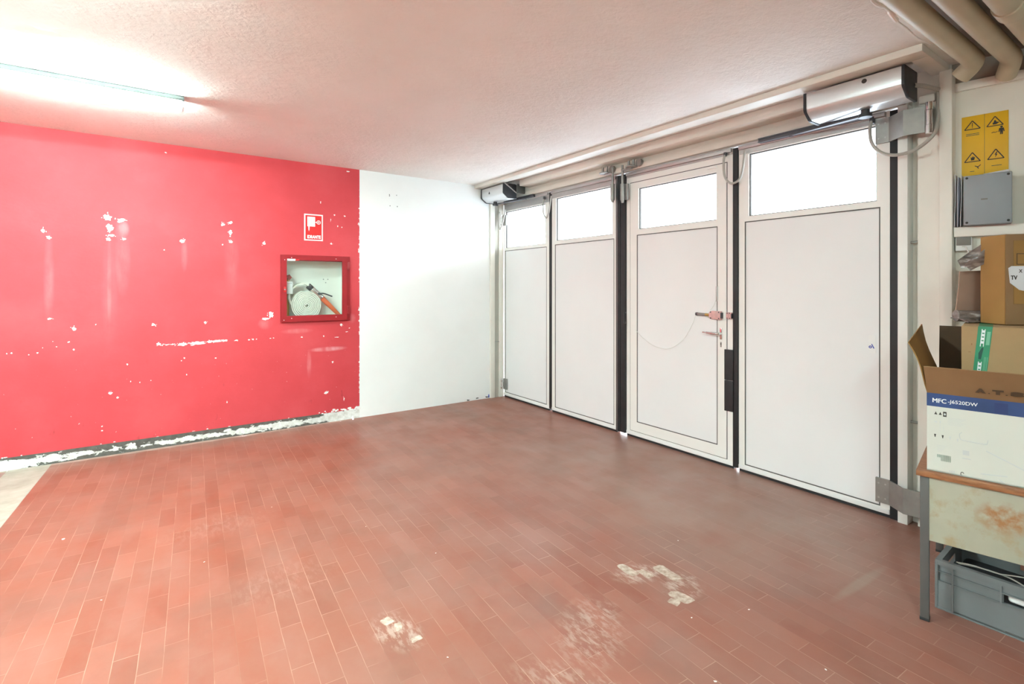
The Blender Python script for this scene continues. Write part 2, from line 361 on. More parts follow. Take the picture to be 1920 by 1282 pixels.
        for i in range(len(us)-1):
            for j in range(len(vs)-1):
                cu, cv = (us[i]+us[i+1])/2, (vs[j]+vs[j+1])/2
                solid[i,j] = not any(h[0]<cu<h[1] and h[2]<cv<h[3] for h in holes)
        for (i,j), ok in solid.items():
            if not ok: continue
            tmp.faces.new((g(i,j,0),g(i+1,j,0),g(i+1,j+1,0),g(i,j+1,0))); tmp.faces.new((g(i,j,1),g(i,j+1,1),g(i+1,j+1,1),g(i+1,j,1)))
            for di, dj, e in ((-1,0,((i,j),(i,j+1))),(1,0,((i+1,j),(i+1,j+1))),(0,-1,((i,j),(i+1,j))),(0,1,((i,j+1),(i+1,j+1)))):
                if not solid.get((i+di,j+dj), False):
                    (a,b),(c,d) = e; tmp.faces.new((g(a,b,0),g(c,d,0),g(c,d,1),g(a,b,1)))
        bmesh.ops.recalc_face_normals(tmp, faces=tmp.faces)
        return s._in(tmp, M, mi)
    def flat(s, pts, M=None, mi=0):
        tmp = bmesh.new(); tmp.faces.new([tmp.verts.new(p) for p in pts]); return s._in(tmp, M, mi)
    def mesh(s, me, M=None, mi=0):
        tmp = bmesh.new(); tmp.from_mesh(me); return s._in(tmp, M, mi)

def obj(name, b, mats, parent=None, **props):
    me = bpy.data.meshes.new(name); b.bm.to_mesh(me); b.bm.free()
    for m in (mats if isinstance(mats, (list, tuple)) else [mats]): me.materials.append(m)
    me.polygons.foreach_set('use_smooth', [True]*len(me.polygons)); me.set_sharp_from_angle(angle=R(32))
    o = bpy.data.objects.new(name, me); COL.objects.link(o)
    if parent is not None:
        o.parent = parent
        o.matrix_parent_inverse = Matrix.Translation(parent.location).inverted() if parent.type == 'EMPTY' else Matrix()
    for k, v in props.items(): o[k] = v
    return o
def thing(name, label, cat, loc, group=None, kind=None):
    o = bpy.data.objects.new(name, None); COL.objects.link(o); o.location = loc; o.empty_display_size = .1
    o['label'] = label; o['category'] = cat
    if group: o['group'] = group
    if kind: o['kind'] = kind
    return o
def tag(o, label, cat, group=None, kind=None):
    o['label'] = label; o['category'] = cat
    if group: o['group'] = group
    if kind: o['kind'] = kind
    return o
def struct(name, b, mats, label, cat): return tag(obj(name, b, mats), label, cat, kind='structure')
def text_mesh(txt, size, bold=0, spacing=1, extrude=.0004):
    cu = bpy.data.curves.new('txt', 'FONT'); cu.body = txt; cu.size = size; cu.offset = bold; cu.space_character = spacing
    cu.extrude = extrude; cu.resolution_u = 3
    o = bpy.data.objects.new('txt', cu); COL.objects.link(o); bpy.context.view_layer.update()
    me = bpy.data.meshes.new_from_object(o.evaluated_get(bpy.context.evaluated_depsgraph_get()))
    bpy.data.objects.remove(o); bpy.data.curves.remove(cu)
    xs = [v.co.x for v in me.vertices]; ys = [v.co.y for v in me.vertices]
    return me, min(xs), max(xs), min(ys), max(ys)
def put_text(b, txt, ori, u, v, w, hgt, bold=0, mi=0):
    """fit txt into w x hgt starting at ori along unit vectors u (reading) and v (up)"""
    me, x0, x1, y0, y1 = text_mesh(txt, .1, bold)
    u, v = Vector(u).normalized(), Vector(v).normalized(); n = u.cross(v)
    sx, sy = w/(x1-x0), hgt/(y1-y0)
    m = Matrix((( *(u*sx),0),( *(v*sy),0),( *n,0),(0,0,0,1))).transposed()
    m.translation = Vector(ori) - u*sx*x0 - v*sy*y0
    b.mesh(me, M=m, mi=mi); bpy.data.meshes.remove(me)

# ------------------------------------------------------------------ the place
YL, XD, ZC = 5.35, 3.62, 2.644        # left wall, door leaves, ceiling
a10 = R(10)
P0 = Vector((3.66, .885, 0)); WD = Vector((math.sin(a10), -math.cos(a10), 0)); WN = Vector((math.cos(a10), math.sin(a10), 0))
def basis(o, x, y):   # local x, y (horizontal), z up
    m = Matrix.Identity(4); m.col[0][:3] = x; m.col[1][:3] = y; m.col[2][:3] = (0,0,1); m.col[3][:3] = o; return m
MW = basis(P0, WD, -WN)                # x along the right wall, y out of it into the room

# floor
b = B()
k3 = math.tan(R(3))
def xs(y, x0): return x0 + (y-5.316)*k3
c0, c1 = -.675, -.925
yb = YL-.036
b.flat([(xs(-4,c0),-4,0),(4.6,-4,0),(4.6,yb,0),(xs(yb,c0),yb,0)], mi=0)
b.flat([(xs(-4,c1),-4,0),(xs(-4,c0),-4,0),(xs(5.36,c0),5.36,0),(xs(5.36,c1),5.36,0)], mi=1)
b.flat([(-7,-4,0),(xs(-4,c1),-4,0),(xs(yb,c1),yb,0),(-7,yb,0)], mi=0)
rag = []
for i in range(60):
    rag.append((xs(yb,c0)+i*.04, yb-.012*random.random()-(.01 if i < 30 else 0), .0006))
b.flat([(xs(5.36,c0),5.36,.0006)] + rag + [(rag[-1][0]+.02,5.36,.0006)], mi=2)
b.flat([(-7,yb,0),(xs(yb,c1),yb,0),(xs(yb,c1),5.36,0),(-7,5.36,0)], mi=1)
b.flat([(rag[-1][0]+.02,yb,0),(4.6,yb,0),(4.6,5.36,0),(rag[-1][0]+.02,5.36,0)], mi=0)
# broken-out tile patches and crumbs (bare pale bedding)
def patch(cx, cy, w, l, rot, mi, n=12, jag=.25, z=.0008):
    pts = []
    for i in range(n):
        an = 2*math.pi*i/n; k = 1-jag*random.random()
        x = w*max(-.5, min(.5, .72*math.cos(an)))*k; y = l*max(-.5, min(.5, .72*math.sin(an)))*k
        pts.append((cx+x*math.cos(rot)-y*math.sin(rot), cy+x*math.sin(rot)+y*math.cos(rot), z))
    b.flat(pts, mi=mi)
for cx, cy, w, l, r_ in [(2.042,1.585,.075,.165,-.05),(1.905,1.715,.06,.12,-.05),(1.95,1.64,.045,.09,-.05),(1.935,1.425,.07,.11,.1),(1.88,1.42,.05,.06,.3),(.79,2.03,.045,.05,.2),(.815,1.97,.03,.06,-.2),(.845,1.86,.05,.03,0)]:
    patch(cx, cy, w, l, r_, 3)
for cx, cy, s_ in [(-.421,3.72,.022),(.2,3.0,.010),(1.62,1.05,.012),(1.2,2.4,.008),(2.1,1.2,.010),(-.2,2.9,.009),(.9,1.7,.008),(2.35,1.75,.009),(1.85,1.31,.009),(.6,3.5,.008),(1.0,2.9,.007),(2.0,.85,.01)]:
    patch(cx, cy, s_, s_*.7, random.random()*3, 4, 7, z=.001)
t = NT('bare_tile_bedding'); M['bedding'] = t.bsdf(t.ramp(t.noise(40,5), [(.35,(.36,.25,.19)),(.65,(.60,.50,.42))]), .85, bump=t.noise(60,4), bstr=.4)
struct('floor', b, [M['tiles'], M['concrete'], M['screedfringe'], M['bedding'], M['chip']], 'worn terracotta tile floor with a grey concrete strip at the left', 'floor')

# ceiling
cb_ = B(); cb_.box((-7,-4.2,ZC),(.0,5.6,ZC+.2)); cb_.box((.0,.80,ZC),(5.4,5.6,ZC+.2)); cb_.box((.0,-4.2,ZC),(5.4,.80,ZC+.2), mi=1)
struct('ceiling', cb_, [M['ceiling'], M['shadebrown']], 'rough trowelled pale plaster ceiling, grey brown with painted-in shade beyond the pipes', 'ceiling')

# left wall with the recess of the hose cabinet
CX0, CX1, CZ0, CZ1 = 1.005, 1.655, 1.055, 1.700
XR = 1.775
b = B()
cells = [(-7,CX0,.097,ZC,0),(CX0,CX1,.097,CZ0,0),(CX0,CX1,CZ1,ZC,0),(CX1,XR,.097,ZC,0),(-7,XR,0,.097,2),(XR,3.9,0,ZC,1)]
for x0,x1,z0,z1,mi in cells: b.box((x0,YL,z0),(x1,YL+.25,z1), mi=mi)
b.box((CX0,YL+.245,CZ0),(CX1,YL+.25,CZ1), mi=1)
def wallchip(cx, cz, w, h_, mi, n=11):
    pts = []; n = max(n, int(9+180*max(w, h_))); y_ = YL-.0010-.0012*random.random(); k = .85
    for i in range(n):
        an = 2*math.pi*i/n; k = .35*k+.65*(.40+.85*random.random())
        pts.append((cx+w/2*k*math.cos(an), y_, cz+h_/2*k*math.sin(an)))
    b.flat(pts, mi=mi)
for c in WALL_CHIPS:
    wallchip(*c, 3)
    for q in range(2 if max(c[2:]) > .022 else 0):
        an = random.uniform(0, 6.28); wallchip(c[0]+.62*c[2]*math.cos(an), c[1]+.62*c[3]*math.sin(an), c[2]*random.uniform(.12,.35), c[3]*random.uniform(.12,.35), 3, 7)
# ragged line of the scrape, ragged ends of the skirting, flakes along the paint edge
for i in range(46): wallchip(.03+i*.011+random.uniform(-.004,.004), .890+i*.0003+random.uniform(-.006,.006), .014*random.uniform(.4,1.2), .010*random.uniform(.4,1.2), 3, 7)
for i in range(26): wallchip(1.36+.42*random.random(), .098+.03*random.random()**2, random.uniform(.015,.05), random.uniform(.008,.026), 3, 9)
for i in range(12): wallchip(-1+2.7*random.random(), .098+.008*random.random(), random.uniform(.008,.03), random.uniform(.004,.012), 3, 7)
for i in range(34): wallchip(XR+random.uniform(-.006,.003), random.uniform(.15,2.6), random.uniform(.004,.014), random.uniform(.006,.04), 3, 8)
for x, z in ((2.108,2.413),(2.192,2.415),(2.115,2.29),(2.20,2.29),(2.11,2.40)): wallchip(x, z, .012, .014, 4, 8)
wallchip(3.408, .030, .018, .058, 5, 8)
for i in range(9): wallchip(3.02+i*.045, .012+.010*random.random(), .05, .02, 4 if i%3==2 else 3, 7)
struct('wall_left', b, [M['redwall'], M['whitewall'], M['skirting'], M['chip'], M['gap'], M['bluelogo']], 'long wall painted red with chipped plaster, white towards the doors', 'wall')

# door wall
b = B()
b.box((XD+.005,1.09,2.470),(XD+.25,YL,ZC+.05))
b.box((3.69,.84,0),(3.90,1.12,ZC))          # behind the right jamb
b.box((3.638,.90,0),(3.70,1.050,ZC))        # white reveal
struct('wall_front', b, M['cream'], 'cream wall and lintel around the folding doors', 'wall')
b = B(MW)
b.box((-.06,-.2,0),(5.0,0,2.505)); b.box((-.06,-.2,2.505),(5.0,0,ZC), mi=1)  # strip above the rail takes the colour with painted shade
struct('wall_right', b, [M['sidewall'], M['shadebrown']], 'beige wall behind the table and cartons', 'wall')
struct('wall_back', B().box((-7.2,-4.2,0),(4.7,-4,ZC)), M['backwall'], 'pale wall of the hall behind the viewer', 'wall')
struct('wall_side', B().box((-7.2,-4.2,0),(-7,5.6,ZC)), M['backwall'], 'pale wall at the far left end of the hall', 'wall')

# soffit frame
struct('trim_1', B().box((3.20,.905,2.604),(3.312,YL,ZC), .004), M['cream'], 'cream front batten of the canopy above the folding doors', 'trim')
struct('trim_2', B().box((3.312,.905,2.604),(3.69,.985,ZC), .004), M['cream'], 'cream end batten of the canopy beside the pipes', 'trim')
# cover beam between the operators, track rail above the leaves
struct('trim_3', B().box((3.47,1.56,2.571),(3.625,4.78,ZC), .006), M['cream'], 'cream cover beam running between the two door operators', 'trim')
b = B(); b.box((3.585,1.10,2.474),(3.63,YL,2.520), .003); b.box((3.60,1.10,2.520),(3.63,YL,2.535), .002)
struct('trim_4', b, M['cream'], 'cream track rail along the lintel above the leaves', 'trim')
# jambs
b = B(); b.box((3.60,1.088,0),(3.70,1.137,2.47), .003)
struct('trim_5', b, M['leaf'], 'white jamb strip at the right of the folding doors', 'trim')
for z, lab in ((.60,'small grey bolt low in the groove of the right jamb'), (1.66,'small grey bolt at shelf height in the groove of the right jamb')):
    tag(obj('jamb_bolt', B().cyl((3.655,1.0495,z),(3.655,1.0885,z), .008, n=10), M['steel']), lab, 'bolt', 'bolts in the jamb groove')
b = B(); b.box((3.60,.885,0),(3.72,.942,2.605), .004)
struct('trim_6', b, M['cream'], 'cream post between the folding doors and the beige wall', 'trim')
b = B(); b.box((3.425,5.325,0),(3.486,YL+.01,2.604), .003); b.box((3.551,5.322,0),(3.618,YL+.01,2.604), .003)
struct('trim_7', b, M['cream'], 'cream jamb profile in the corner of the white wall', 'trim')
b = B(); b.box((3.486,5.338,0),(3.551,YL+.01,2.604))
struct('trim_8', b, M['groove'], 'grey beige groove in the corner jamb', 'trim')
tag(obj('jamb_clip', B().box((3.484,5.326,.698),(3.552,5.338,.708)), M['steel']), 'small grey clip across the groove of the corner jamb', 'clip')
b = B(MW); b.box((-.02,-.01,2.482),(5,.018,2.529), .003)
struct('trim_9', b, M['cream'], 'cream rail along the top of the beige wall under the pipes', 'trim')
b = B(MW); b.box((-.004,-.01,1.672),(5,.05,1.727), .003)
struct('trim_10', b, M['cream'], 'cream shelf batten under the grey electrical box', 'trim')

# ------------------------------------------------------------------ folding door leaves
def ring(b, u0,u1,v0,v1, w, lo, hi, mi=0): b.frame(u0,u1,v0,v1,[(u0+w,u1-w,v0+w,v1-w)], lo, hi, mi=mi)
def leaf(n, label, ya, yb_, g, p, zt=2.462, zb=.024):
    r = thing('door_%d' % n, label, 'door', (XD+.03,(ya+yb_)/2,0), kind='structure')
    b = B(); b.frame(ya,yb_,zb,zt,[g,p], XD, XD+.06); obj('leaf_frame', b, M['leaf'], r)
    b = B(); b.box((XD+.0035,p[0],p[2]),(XD+.05,p[1],p[3])); pn = obj('panel', b, M['panel'], r)
    b = B(); ring(b, p[0]-.001,p[1]+.001,p[2]-.001,p[3]+.001,.0065, XD-.0008, XD+.004); obj('panel_gasket', b, M['gap'], r)
    b = B(); b.box((XD+.028,g[0],g[2]),(XD+.034,g[1],g[3])); obj('glass_pane', b, M['glass'], r)
    b = B(); ring(b, g[0]-.001,g[1]+.001,g[2]-.001,g[3]+.001,.008, XD+.012, XD+.027); obj('glazing_gasket', b, M['gap'], r)
    return r
def toprail(r, ya, yb_, z0=2.414):
    b = B(); b.box((XD-.024,ya,2.430),(XD,yb_,2.458), .002); b.box((XD-.006,ya,z0),(XD,yb_,2.432)); obj('top_rail', b, M['alu'], r)
def botseal(r, ya, yb_):
    b = B(); b.box((XD+.006,ya,.001),(XD+.05,yb_,.026)); obj('bottom_seal', b, M['gasket'], r)
    b = B(); b.box((XD-.006,ya,.022),(XD,yb_,.052), .002); obj('bottom_rail', b, M['white'], r)

d1 = leaf(1, 'folding door leaf with high window beside the white wall', 4.413,5.318, (4.485,5.285,1.885,2.342), (4.460,5.292,.060,1.850))
toprail(d1, 4.42,5.30, 2.352); botseal(d1, 4.413,5.318)
d2 = leaf(2, 'folding door leaf with high window, second from the white wall', 3.389,4.366, (3.452,4.296,1.905,2.374), (3.428,4.312,.060,1.862))
toprail(d2, 3.395,4.36, 2.381); botseal(d2, 3.389,4.366)
b = B(); b.box((XD-.004,4.367,.03),(XD+.05,4.412,2.455), .003); obj('edge_seal', b, M['gasket'], d2)
b = B(); b.box((XD-.02,3.334,.02),(XD+.05,3.388,2.455), .006); b.box((XD-.022,3.368,.02),(XD-.02,3.372,2.455), mi=1); obj('edge_seal', b, [M['gasket'], M['alu']], d2)
d4 = leaf(4, 'widest looking folding door leaf with high window beside the cream post', 1.180,2.148, (1.250,2.070,1.924,2.390), (1.232,2.100,.060,1.885))
toprail(d4, 1.20,2.14, 2.397); botseal(d4, 1.182,2.148)
b = B(); b.box((XD-.012,1.138,.004),(XD+.05,1.179,2.455), .004); obj('edge_seal', b, M['gasket'], d4)

# leaf 3: fixed frame carrying a wicket door
d3 = thing('door_3', 'folding door leaf containing a small wicket door with lever handle', 'door', (XD+.03,2.73,0), kind='structure')
b = B(); b.frame(2.193,3.268,.024,2.462,[(2.243,3.224,.060,2.364)], XD, XD+.06); obj('leaf_frame', b, M['leaf'], d3)
toprail(d3, 2.20,3.26); botseal(d3, 2.193,3.268)
b = B(); b.box((XD-.012,2.150,.02),(XD+.05,2.192,2.455), .004); obj('edge_seal', b, M['gasket'], d3)
b = B(); b.box((XD-.02,3.271,.02),(XD+.05,3.330,2.455), .006); obj('edge_seal', b, M['gasket'], d3)
XW = XD-.004
g3, p3 = (2.335,3.122,1.924,2.300), (2.325,3.140,.153,1.872)
b = B(); b.frame(2.248,3.220,.064,2.358,[g3,p3], XW, XD+.052); wk = obj('wicket_door', b, M['leaf'], d3)
b = B(); b.frame(2.242,3.226,.059,2.365,[(2.248,3.220,.064,2.358)], XD-.0006, XD+.006); obj('wicket_joint', b, M['gap'], d3)
obj('panel', B().box((XW+.0035,p3[0],p3[2]),(XD+.05,p3[1],p3[3])), M['panel'], wk)
b = B(); ring(b, p3[0]-.001,p3[1]+.001,p3[2]-.001,p3[3]+.001,.0065, XW-.0008, XW+.004); obj('panel_gasket', b, M['gap'], wk)
obj('glass_pane', B().box((XD+.026,g3[0],g3[2]),(XD+.032,g3[1],g3[3])), M['glass'], wk)
b = B(); ring(b, g3[0]-.001,g3[1]+.001,g3[2]-.001,g3[3]+.001,.008, XW+.012, XD+.025); obj('glazing_gasket', b, M['gap'], wk)
# lever handle, key plate, bolt, small latch, dangling wire
b = B(); b.box((XW-.006,2.283,.985),(XW,2.303,1.075), .003); obj('escutcheon', b, M['chrome'], wk)
b = B(); b.cyl((XW,2.293,1.030),(XW-.045,2.293,1.030), .011); b.tube([(XW-.045,2.288,1.030),(XW-.050,2.32,1.031),(XW-.050,2.38,1.034),(XW-.048,2.425,1.037)], [.012,.011,.009,.006], 12)
obj('lever_handle', b, M['chrome'], wk)
b = B(); b.box((XW-.003,2.288,.925),(XW,2.300,.965), .002); b.cyl((XW-.0035,2.294,.950),(XW,2.294,.950), .0045, n=12, mi=1); obj('key_plate', b, [M['steel'], M['ink']], wk)
b = B(); b.prism([(2.282,1.140),(2.282,1.205),(2.36,1.207),(2.385,1.195),(2.385,1.150),(2.36,1.140)], 'X', XW-.026, XW, bev=.003)
for z in (1.149,1.197): b.cyl((XW-.029,2.297,z),(XW-.024,2.297,z), .005, n=10, mi=1); b.cyl((XW-.029,2.368,z),(XW-.024,2.368,z), .005, n=10, mi=1)
b.box((XW-.028,2.276,1.150),(XW,2.283,1.195), mi=1); obj('rim_lock', b, [M['lockreflect'], M['darksteel']], wk)
b = B(); b.cyl((XW-.016,2.385,1.172),(XW-.016,2.42,1.174), .012, mi=1); b.cyl((XW-.016,2.42,1.174),(XW-.016,2.49,1.176), .011); b.cyl((XW-.016,2.49,1.176),(XW-.016,2.507,1.176), .013, mi=2)
obj('bolt_cylinder', b, [M['steel'], M['brass'], M['darksteel']], wk)
b = B(); b.box((XD-.020,2.198,1.148),(XD,2.243,1.200), .003)
for y, z in ((2.232,1.155),(2.232,1.193),(2.212,1.155),(2.212,1.193)): b.cyl((XD-.022,y,z),(XD-.018,y,z), .004, n=10, mi=1)
b.box((XD-.024,2.194,1.155),(XD,2.199,1.19), mi=1); obj('bolt_keeper', b, [M['lockreflect'], M['darksteel']], d3)
b = B(); b.box((XW-.010,2.322,1.28),(XW,2.334,1.40), .003); obj('slide_bar', b, M['alu'], wk)
b = B(); b.box((XW-.010,2.34,2.335),(XW,2.41,2.347), .003); b.box((XW-.014,2.33,2.331),(XW,2.343,2.351), .002); obj('top_latch', b, M['white'], wk)
b = B(); b.tube([(XW-.02,2.505,1.17),(XW-.01,2.55,1.08),(XW-.008,2.64,.95),(XW-.008,2.78,.865),(XW-.008,2.93,.87),(XW-.008,3.06,.93),(XW-.008,3.15,1.0)], .0016, 6); obj('hanging_wire', b, M['cablewhite'], wk)
b = B(); b.tube([(XW-.02,2.375,1.205),(XW-.008,2.352,1.25),(XW-.006,2.335,1.29)], .0016, 6); obj('pull_wire', b, M['cablewhite'], wk)
for z0, z1 in ((.437,.673),(.677,.912)):
    obj('black_plate', B().box((XD-.012,2.180,z0),(XD-.0,2.262,z1), .002), M['gasket'], d3, label='black rectangular plate')
b = B(); b.tube([(XD-.01,3.272,1.060),(XD-.040,3.262,1.060),(XD-.05,3.254,1.07),(XD-.05,3.254,1.145),(XD-.040,3.262,1.155),(XD-.01,3.272,1.155)], .009, 8, smooth=False); obj('pull_handle', b, M['blackplastic'], d3)
# sticker with blue logo on leaf 4
b = B(); b.box((XD+.0022,1.255,.985),(XD+.0034,1.295,1.098)); stk = obj('sticker', b, M['white'], d4, label='small white sticker with a blue letter shaped logo')
b = B()
rr = [(1.2845+.0062*math.cos(u), 1.0245+.0058*math.sin(u)) for u in [2*math.pi*i/20 for i in range(20)]]
b.tube([(XD+.0016,y,z) for y, z in rr], .0026, 6, closed=True)
b.prism([(1.2795,1.043),(1.2750,1.043),(1.2620,1.017),(1.2675,1.017)], 'X', XD-.0005, XD+.0022); obj('logo', b, M['bluelogo'], stk)

# hinge brackets of leaf 4 (top and bottom) and of leaf 1 (bottom)
def bracket(z0, z1, name):
    path = [(3.606,1.252),(3.606,1.182),(3.530,1.088),(3.548,.992)]
    inner = [(3.620,1.252),(3.620,1.182),(3.612,1.172),(3.538,1.090),(3.556,.992)]
    b = B(); poly = path + inner[::-1]
    b.prism(poly, 'Z', z0, z1); h_ = obj(name, b, M['steel'], d4)
    b = B(); b.cyl((3.545,.972,z0-.012),(3.545,.972,z0+.035), .017, mi=0); b.cyl((3.545,.972,z0+.037),(3.545,.972,z1-.03), .015); b.cyl((3.545,.972,z1-.028),(3.545,.972,z1+.014), .018)
    b.box((3.556,.966,z0),(3.64,.980,z1), mi=0); obj('hinge_pin', b, M['chrome'], h_)
    for y in (1.20,1.235):
        for z in (z0+.03, z1-.03): obj('screw', B().cyl((3.607,y,z),(3.6035,y,z), .005, n=8), M['alu'], h_)
bracket(2.270, 2.418, 'hinge_bracket'); bracket(.085, .232, 'hinge_bracket')
b = B(); b.box((3.60,5.235,.10),(3.619,5.315,.235), .003); hb = obj('hinge_bracket', b, M['steel'], d1)
b = B()
for z in (.118,.205): b.cyl((3.585,5.325,z-.016),(3.585,5.325,z+.016), .016)
b.cyl((3.585,5.325,.10),(3.585,5.325,.235), .009); obj('hinge_pin', b, M['chrome'], hb)
b = B(); b.box((3.60,5.25,2.17),(3.619,5.315,2.30), .003); hb = obj('hinge_bracket', b, M['steel'], d1)
b = B()
for z in (2.19,2.275): b.cyl((3.585,5.325,z-.018),(3.585,5.325,z+.018), .016)
b.cyl((3.585,5.325,2.16),(3.585,5.325,2.31), .009); obj('hinge_pin', b, M['chrome'], hb)

# running gear where leaves 2 and 3 meet
def hanger(door, y, ydisc, zk):
    b = B(); b.box((3.572,y-.045,zk),(3.598,y-.012,zk+.15), .003) if y < 3.30 else b.box((3.572,y+.010,zk),(3.598,y+.045,zk+.15), .003)
    b.cyl((3.556,y,zk),(3.556,y,zk+.15), .020); b.cyl((3.556,y,zk-.026),(3.556,y,zk), .011, .017)
    b.cyl((3.556,y,zk+.15),(3.556,y,2.53), .0115); h_ = obj('roller_hanger', b, M['steel'], door)
    b = B(); b.cyl((3.545,ydisc,2.484),(3.545,ydisc,2.496), .056, n=28, bev=.003)
    b.cyl((3.545,ydisc-.025,2.496),(3.545,ydisc-.025,2.55), .012); b.cyl((3.545,ydisc+.030,2.496),(3.545,ydisc+.030,2.55), .012)
    b.box((3.535,min(y,ydisc),2.474),(3.565,max(y,ydisc),2.486), .002)
    b.cyl((3.558,ydisc-.07,2.520),(3.582,ydisc-.07,2.520), .034, n=24); obj('track_carriage', b, M['steel'], h_)
hanger(d2, 3.388, 3.475, 2.225); hanger(d3, 3.262, 3.145, 2.205)

# ------------------------------------------------------------------ door operators
def operator(y0, y1, label, drive, arm_y, rail, capmark, flat):
    r = thing('door_operator', label, 'door operator', ((3.40),(y0+y1)/2,2.44), 'door operators under the canopy')
    prof = [(3.292,2.590),(3.290,2.582),(3.290,2.496),(3.294,2.484),(3.302,2.474),(3.350,2.440),(3.362,2.436),(3.470,2.436),(3.470,2.590)]
    obj('cover', B().prism(prof, 'Y', y0+.016, y1-.016), M['cover'], r)
    for a, c in ((y0,y0+.016),(y1-.016,y1)):
        pr = [(3.286,2.594),(3.284,2.49),(3.290,2.478),(3.347,2.435),(3.36,2.430),(3.474,2.430),(3.474,2.594)]
        obj('end_cap', B().prism(pr, 'Y', a, c, bev=.002), M['blackplastic'], r)
    b = B(); b.box((3.38,y0+.02,2.590),(3.474,y1-.02,2.606)); obj('mounting_plate', b, M['darksteel'], r)
    b = B(); cm = capmark; b.cyl((3.2885,cm,2.566 if flat else 2.52),(3.2915,cm,2.566 if flat else 2.52), .013 if flat else .008, n=20)
    if not flat: b.prism([(cm-.016,2.515),(cm+.016,2.515),(cm,2.545)], 'X', 3.2885, 3.2915)
    obj('emblem', b, M['ink'], r, label='small dark emblem on the cover')
    b = B(); b.cyl((3.41,drive,2.400),(3.41,drive,2.437), .022); b.cyl((3.41,drive,2.392),(3.41,drive,2.412), .034); obj('drive_spindle', b, M['blackplastic'], r)
    # swing arm: a flat bar from the spindle to a slider in the guide rail
    p, q = Vector((3.41,drive,2.405)), Vector((3.575,arm_y,2.440))
    d = (q-p); L = d.length; x = d.normalized(); y = Vector((0,0,1)).cross(x).normalized(); z = x.cross(y)
    m = Matrix((( *x,0),( *y,0),( *z,0),(0,0,0,1))).transposed(); m.translation = p
    b = B(); b.box((-.02,-.014,-.006),(L,.014,.006), .003, M=m); b.cyl((3.575,arm_y,2.430),(3.575,arm_y,2.452), .014); obj('swing_arm', b, M['darksteel'], r)
    b = B(); b.box((3.560,rail[0],2.436),(3.595,rail[1],2.468), .002); b.box((3.556,rail[0],2.436),(3.562,rail[1],2.444)); b.box((3.556,rail[0],2.460),(3.562,rail[1],2.468)); obj('guide_rail', b, M['darksteel'], r)
    return r
op1 = operator(4.84,5.335, 'shorter looking silver door operator box beside the white wall', 5.20, 4.80, (4.64,5.24), 5.15, False)
b = B(); b.box((3.474,4.820,2.50),(3.585,4.838,2.604), .002); obj('wall_bracket', b, M['lampgrey'], op1)
b = B(); b.cyl((3.30,4.838,2.60),(3.47,4.838,2.50), .007); obj('stay_rod', b, M['alu'], op1)
op2 = operator(1.005,1.526, 'silver door operator box with black ends beside the cream post', 1.235, 1.74, (1.29,1.965), 1.197, True)

# ------------------------------------------------------------------ cables
def cable(label, pts, r, m, glands=(), name='cable'):
    o = tag(obj(name, B().tube(pts, r, 10), m), label, 'cable')
    for p, q, rr in glands: obj('cable_gland', B().cyl(p, q, rr, n=12), M['darksteel'], o)
    return o
cable('grey cable loop hanging at the hinge by the white wall', [(3.55,5.318,2.34),(3.53,5.312,2.27),(3.53,5.298,2.17),(3.53,5.272,2.115),(3.53,5.245,2.15),(3.55,5.232,2.23),(3.58,5.228,2.36)], .009, M['cablegrey'])
cable('pale cable loop bridging the first two leaves', [(3.592,4.470,2.40),(3.575,4.470,2.32),(3.570,4.452,2.22),(3.570,4.405,2.165),(3.570,4.362,2.215),(3.578,4.350,2.30),(3.592,4.345,2.405)], .0085, M['cablegrey'], [((3.592,4.470,2.385),(3.594,4.470,2.415),.014)])
cable('grey cable loop bridging the wicket leaf and the leaf beside the post', [(3.592,2.245,2.420),(3.570,2.243,2.36),(3.565,2.232,2.25),(3.565,2.195,2.19),(3.565,2.150,2.18),(3.565,2.105,2.21),(3.568,2.083,2.30),(3.592,2.085,2.415)], .0085, M['cablegrey'], [((3.592,2.245,2.405),(3.596,2.245,2.432),.013)])
cable('thick grey cable looping below the upper hinge by the post', [(3.60,1.268,2.425),(3.575,1.270,2.36),(3.545,1.250,2.27),(3.525,1.20,2.20),(3.515,1.13,2.165),(3.515,1.06,2.165),(3.520,1.00,2.19),(3.545,.950,2.25),(3.585,.945,2.33),(3.612,.948,2.42),(3.614,.950,2.50)], .0095, M['cablegrey'], [((3.60,1.268,2.40),(3.602,1.268,2.44),.014)])
cable('short beige conduit from the operator end into the post', [(3.44,1.01,2.515),(3.48,.985,2.515),(3.55,.962,2.512),(3.61,.945,2.510)], .012, M['cablegrey'])
b = B(); b.box((3.618,.965,2.455),(3.638,1.040,2.50), .005)
tag(obj('junction_plate', b, M['cream']), 'cream cable plate on the reveal above the upper hinge', 'plate')

# ------------------------------------------------------------------ fluorescent lamps
def lamp(x0, x1, y, label, m='lamp'):
    r = thing('ceiling_lamp', label, 'lamp', ((x0+x1)/2,y,ZC), 'fluorescent ceiling lamps')
    obj('housing', B().box((x0,y-.050,2.612),(x1,y+.050,ZC), .003), M['lampgrey'], r)
    pr = [(-.046,2.612),(-.050,2.600),(-.050,2.588),(-.045,2.574),(-.030,2.565),(0,2.561),(.030,2.565),(.045,2.574),(.050,2.588),(.050,2.600),(.046,2.612)]
    b = B(); b.prism([(y+u,v) for u,v in pr], 'X', x0+.012, x1-.012); obj('diffuser', b, M[m], r)
    for a, c in ((x0,x0+.012),(x1-.012,x1)):
        b = B(); b.prism([(y+u*1.04,v-.001) for u,v in pr], 'X', a, c); obj('end_cap', b, M['white'], r)
    return r
lamp(-1.13, .15, 3.99, 'long fluorescent ceiling lamp glowing parallel to the red wall', 'lampdim')
lamp(-3.4, -2.12, .2, 'added fluorescent ceiling lamp, unseen, in the hall left of the viewer')  # this and the next two lamps are added out of view for brightness
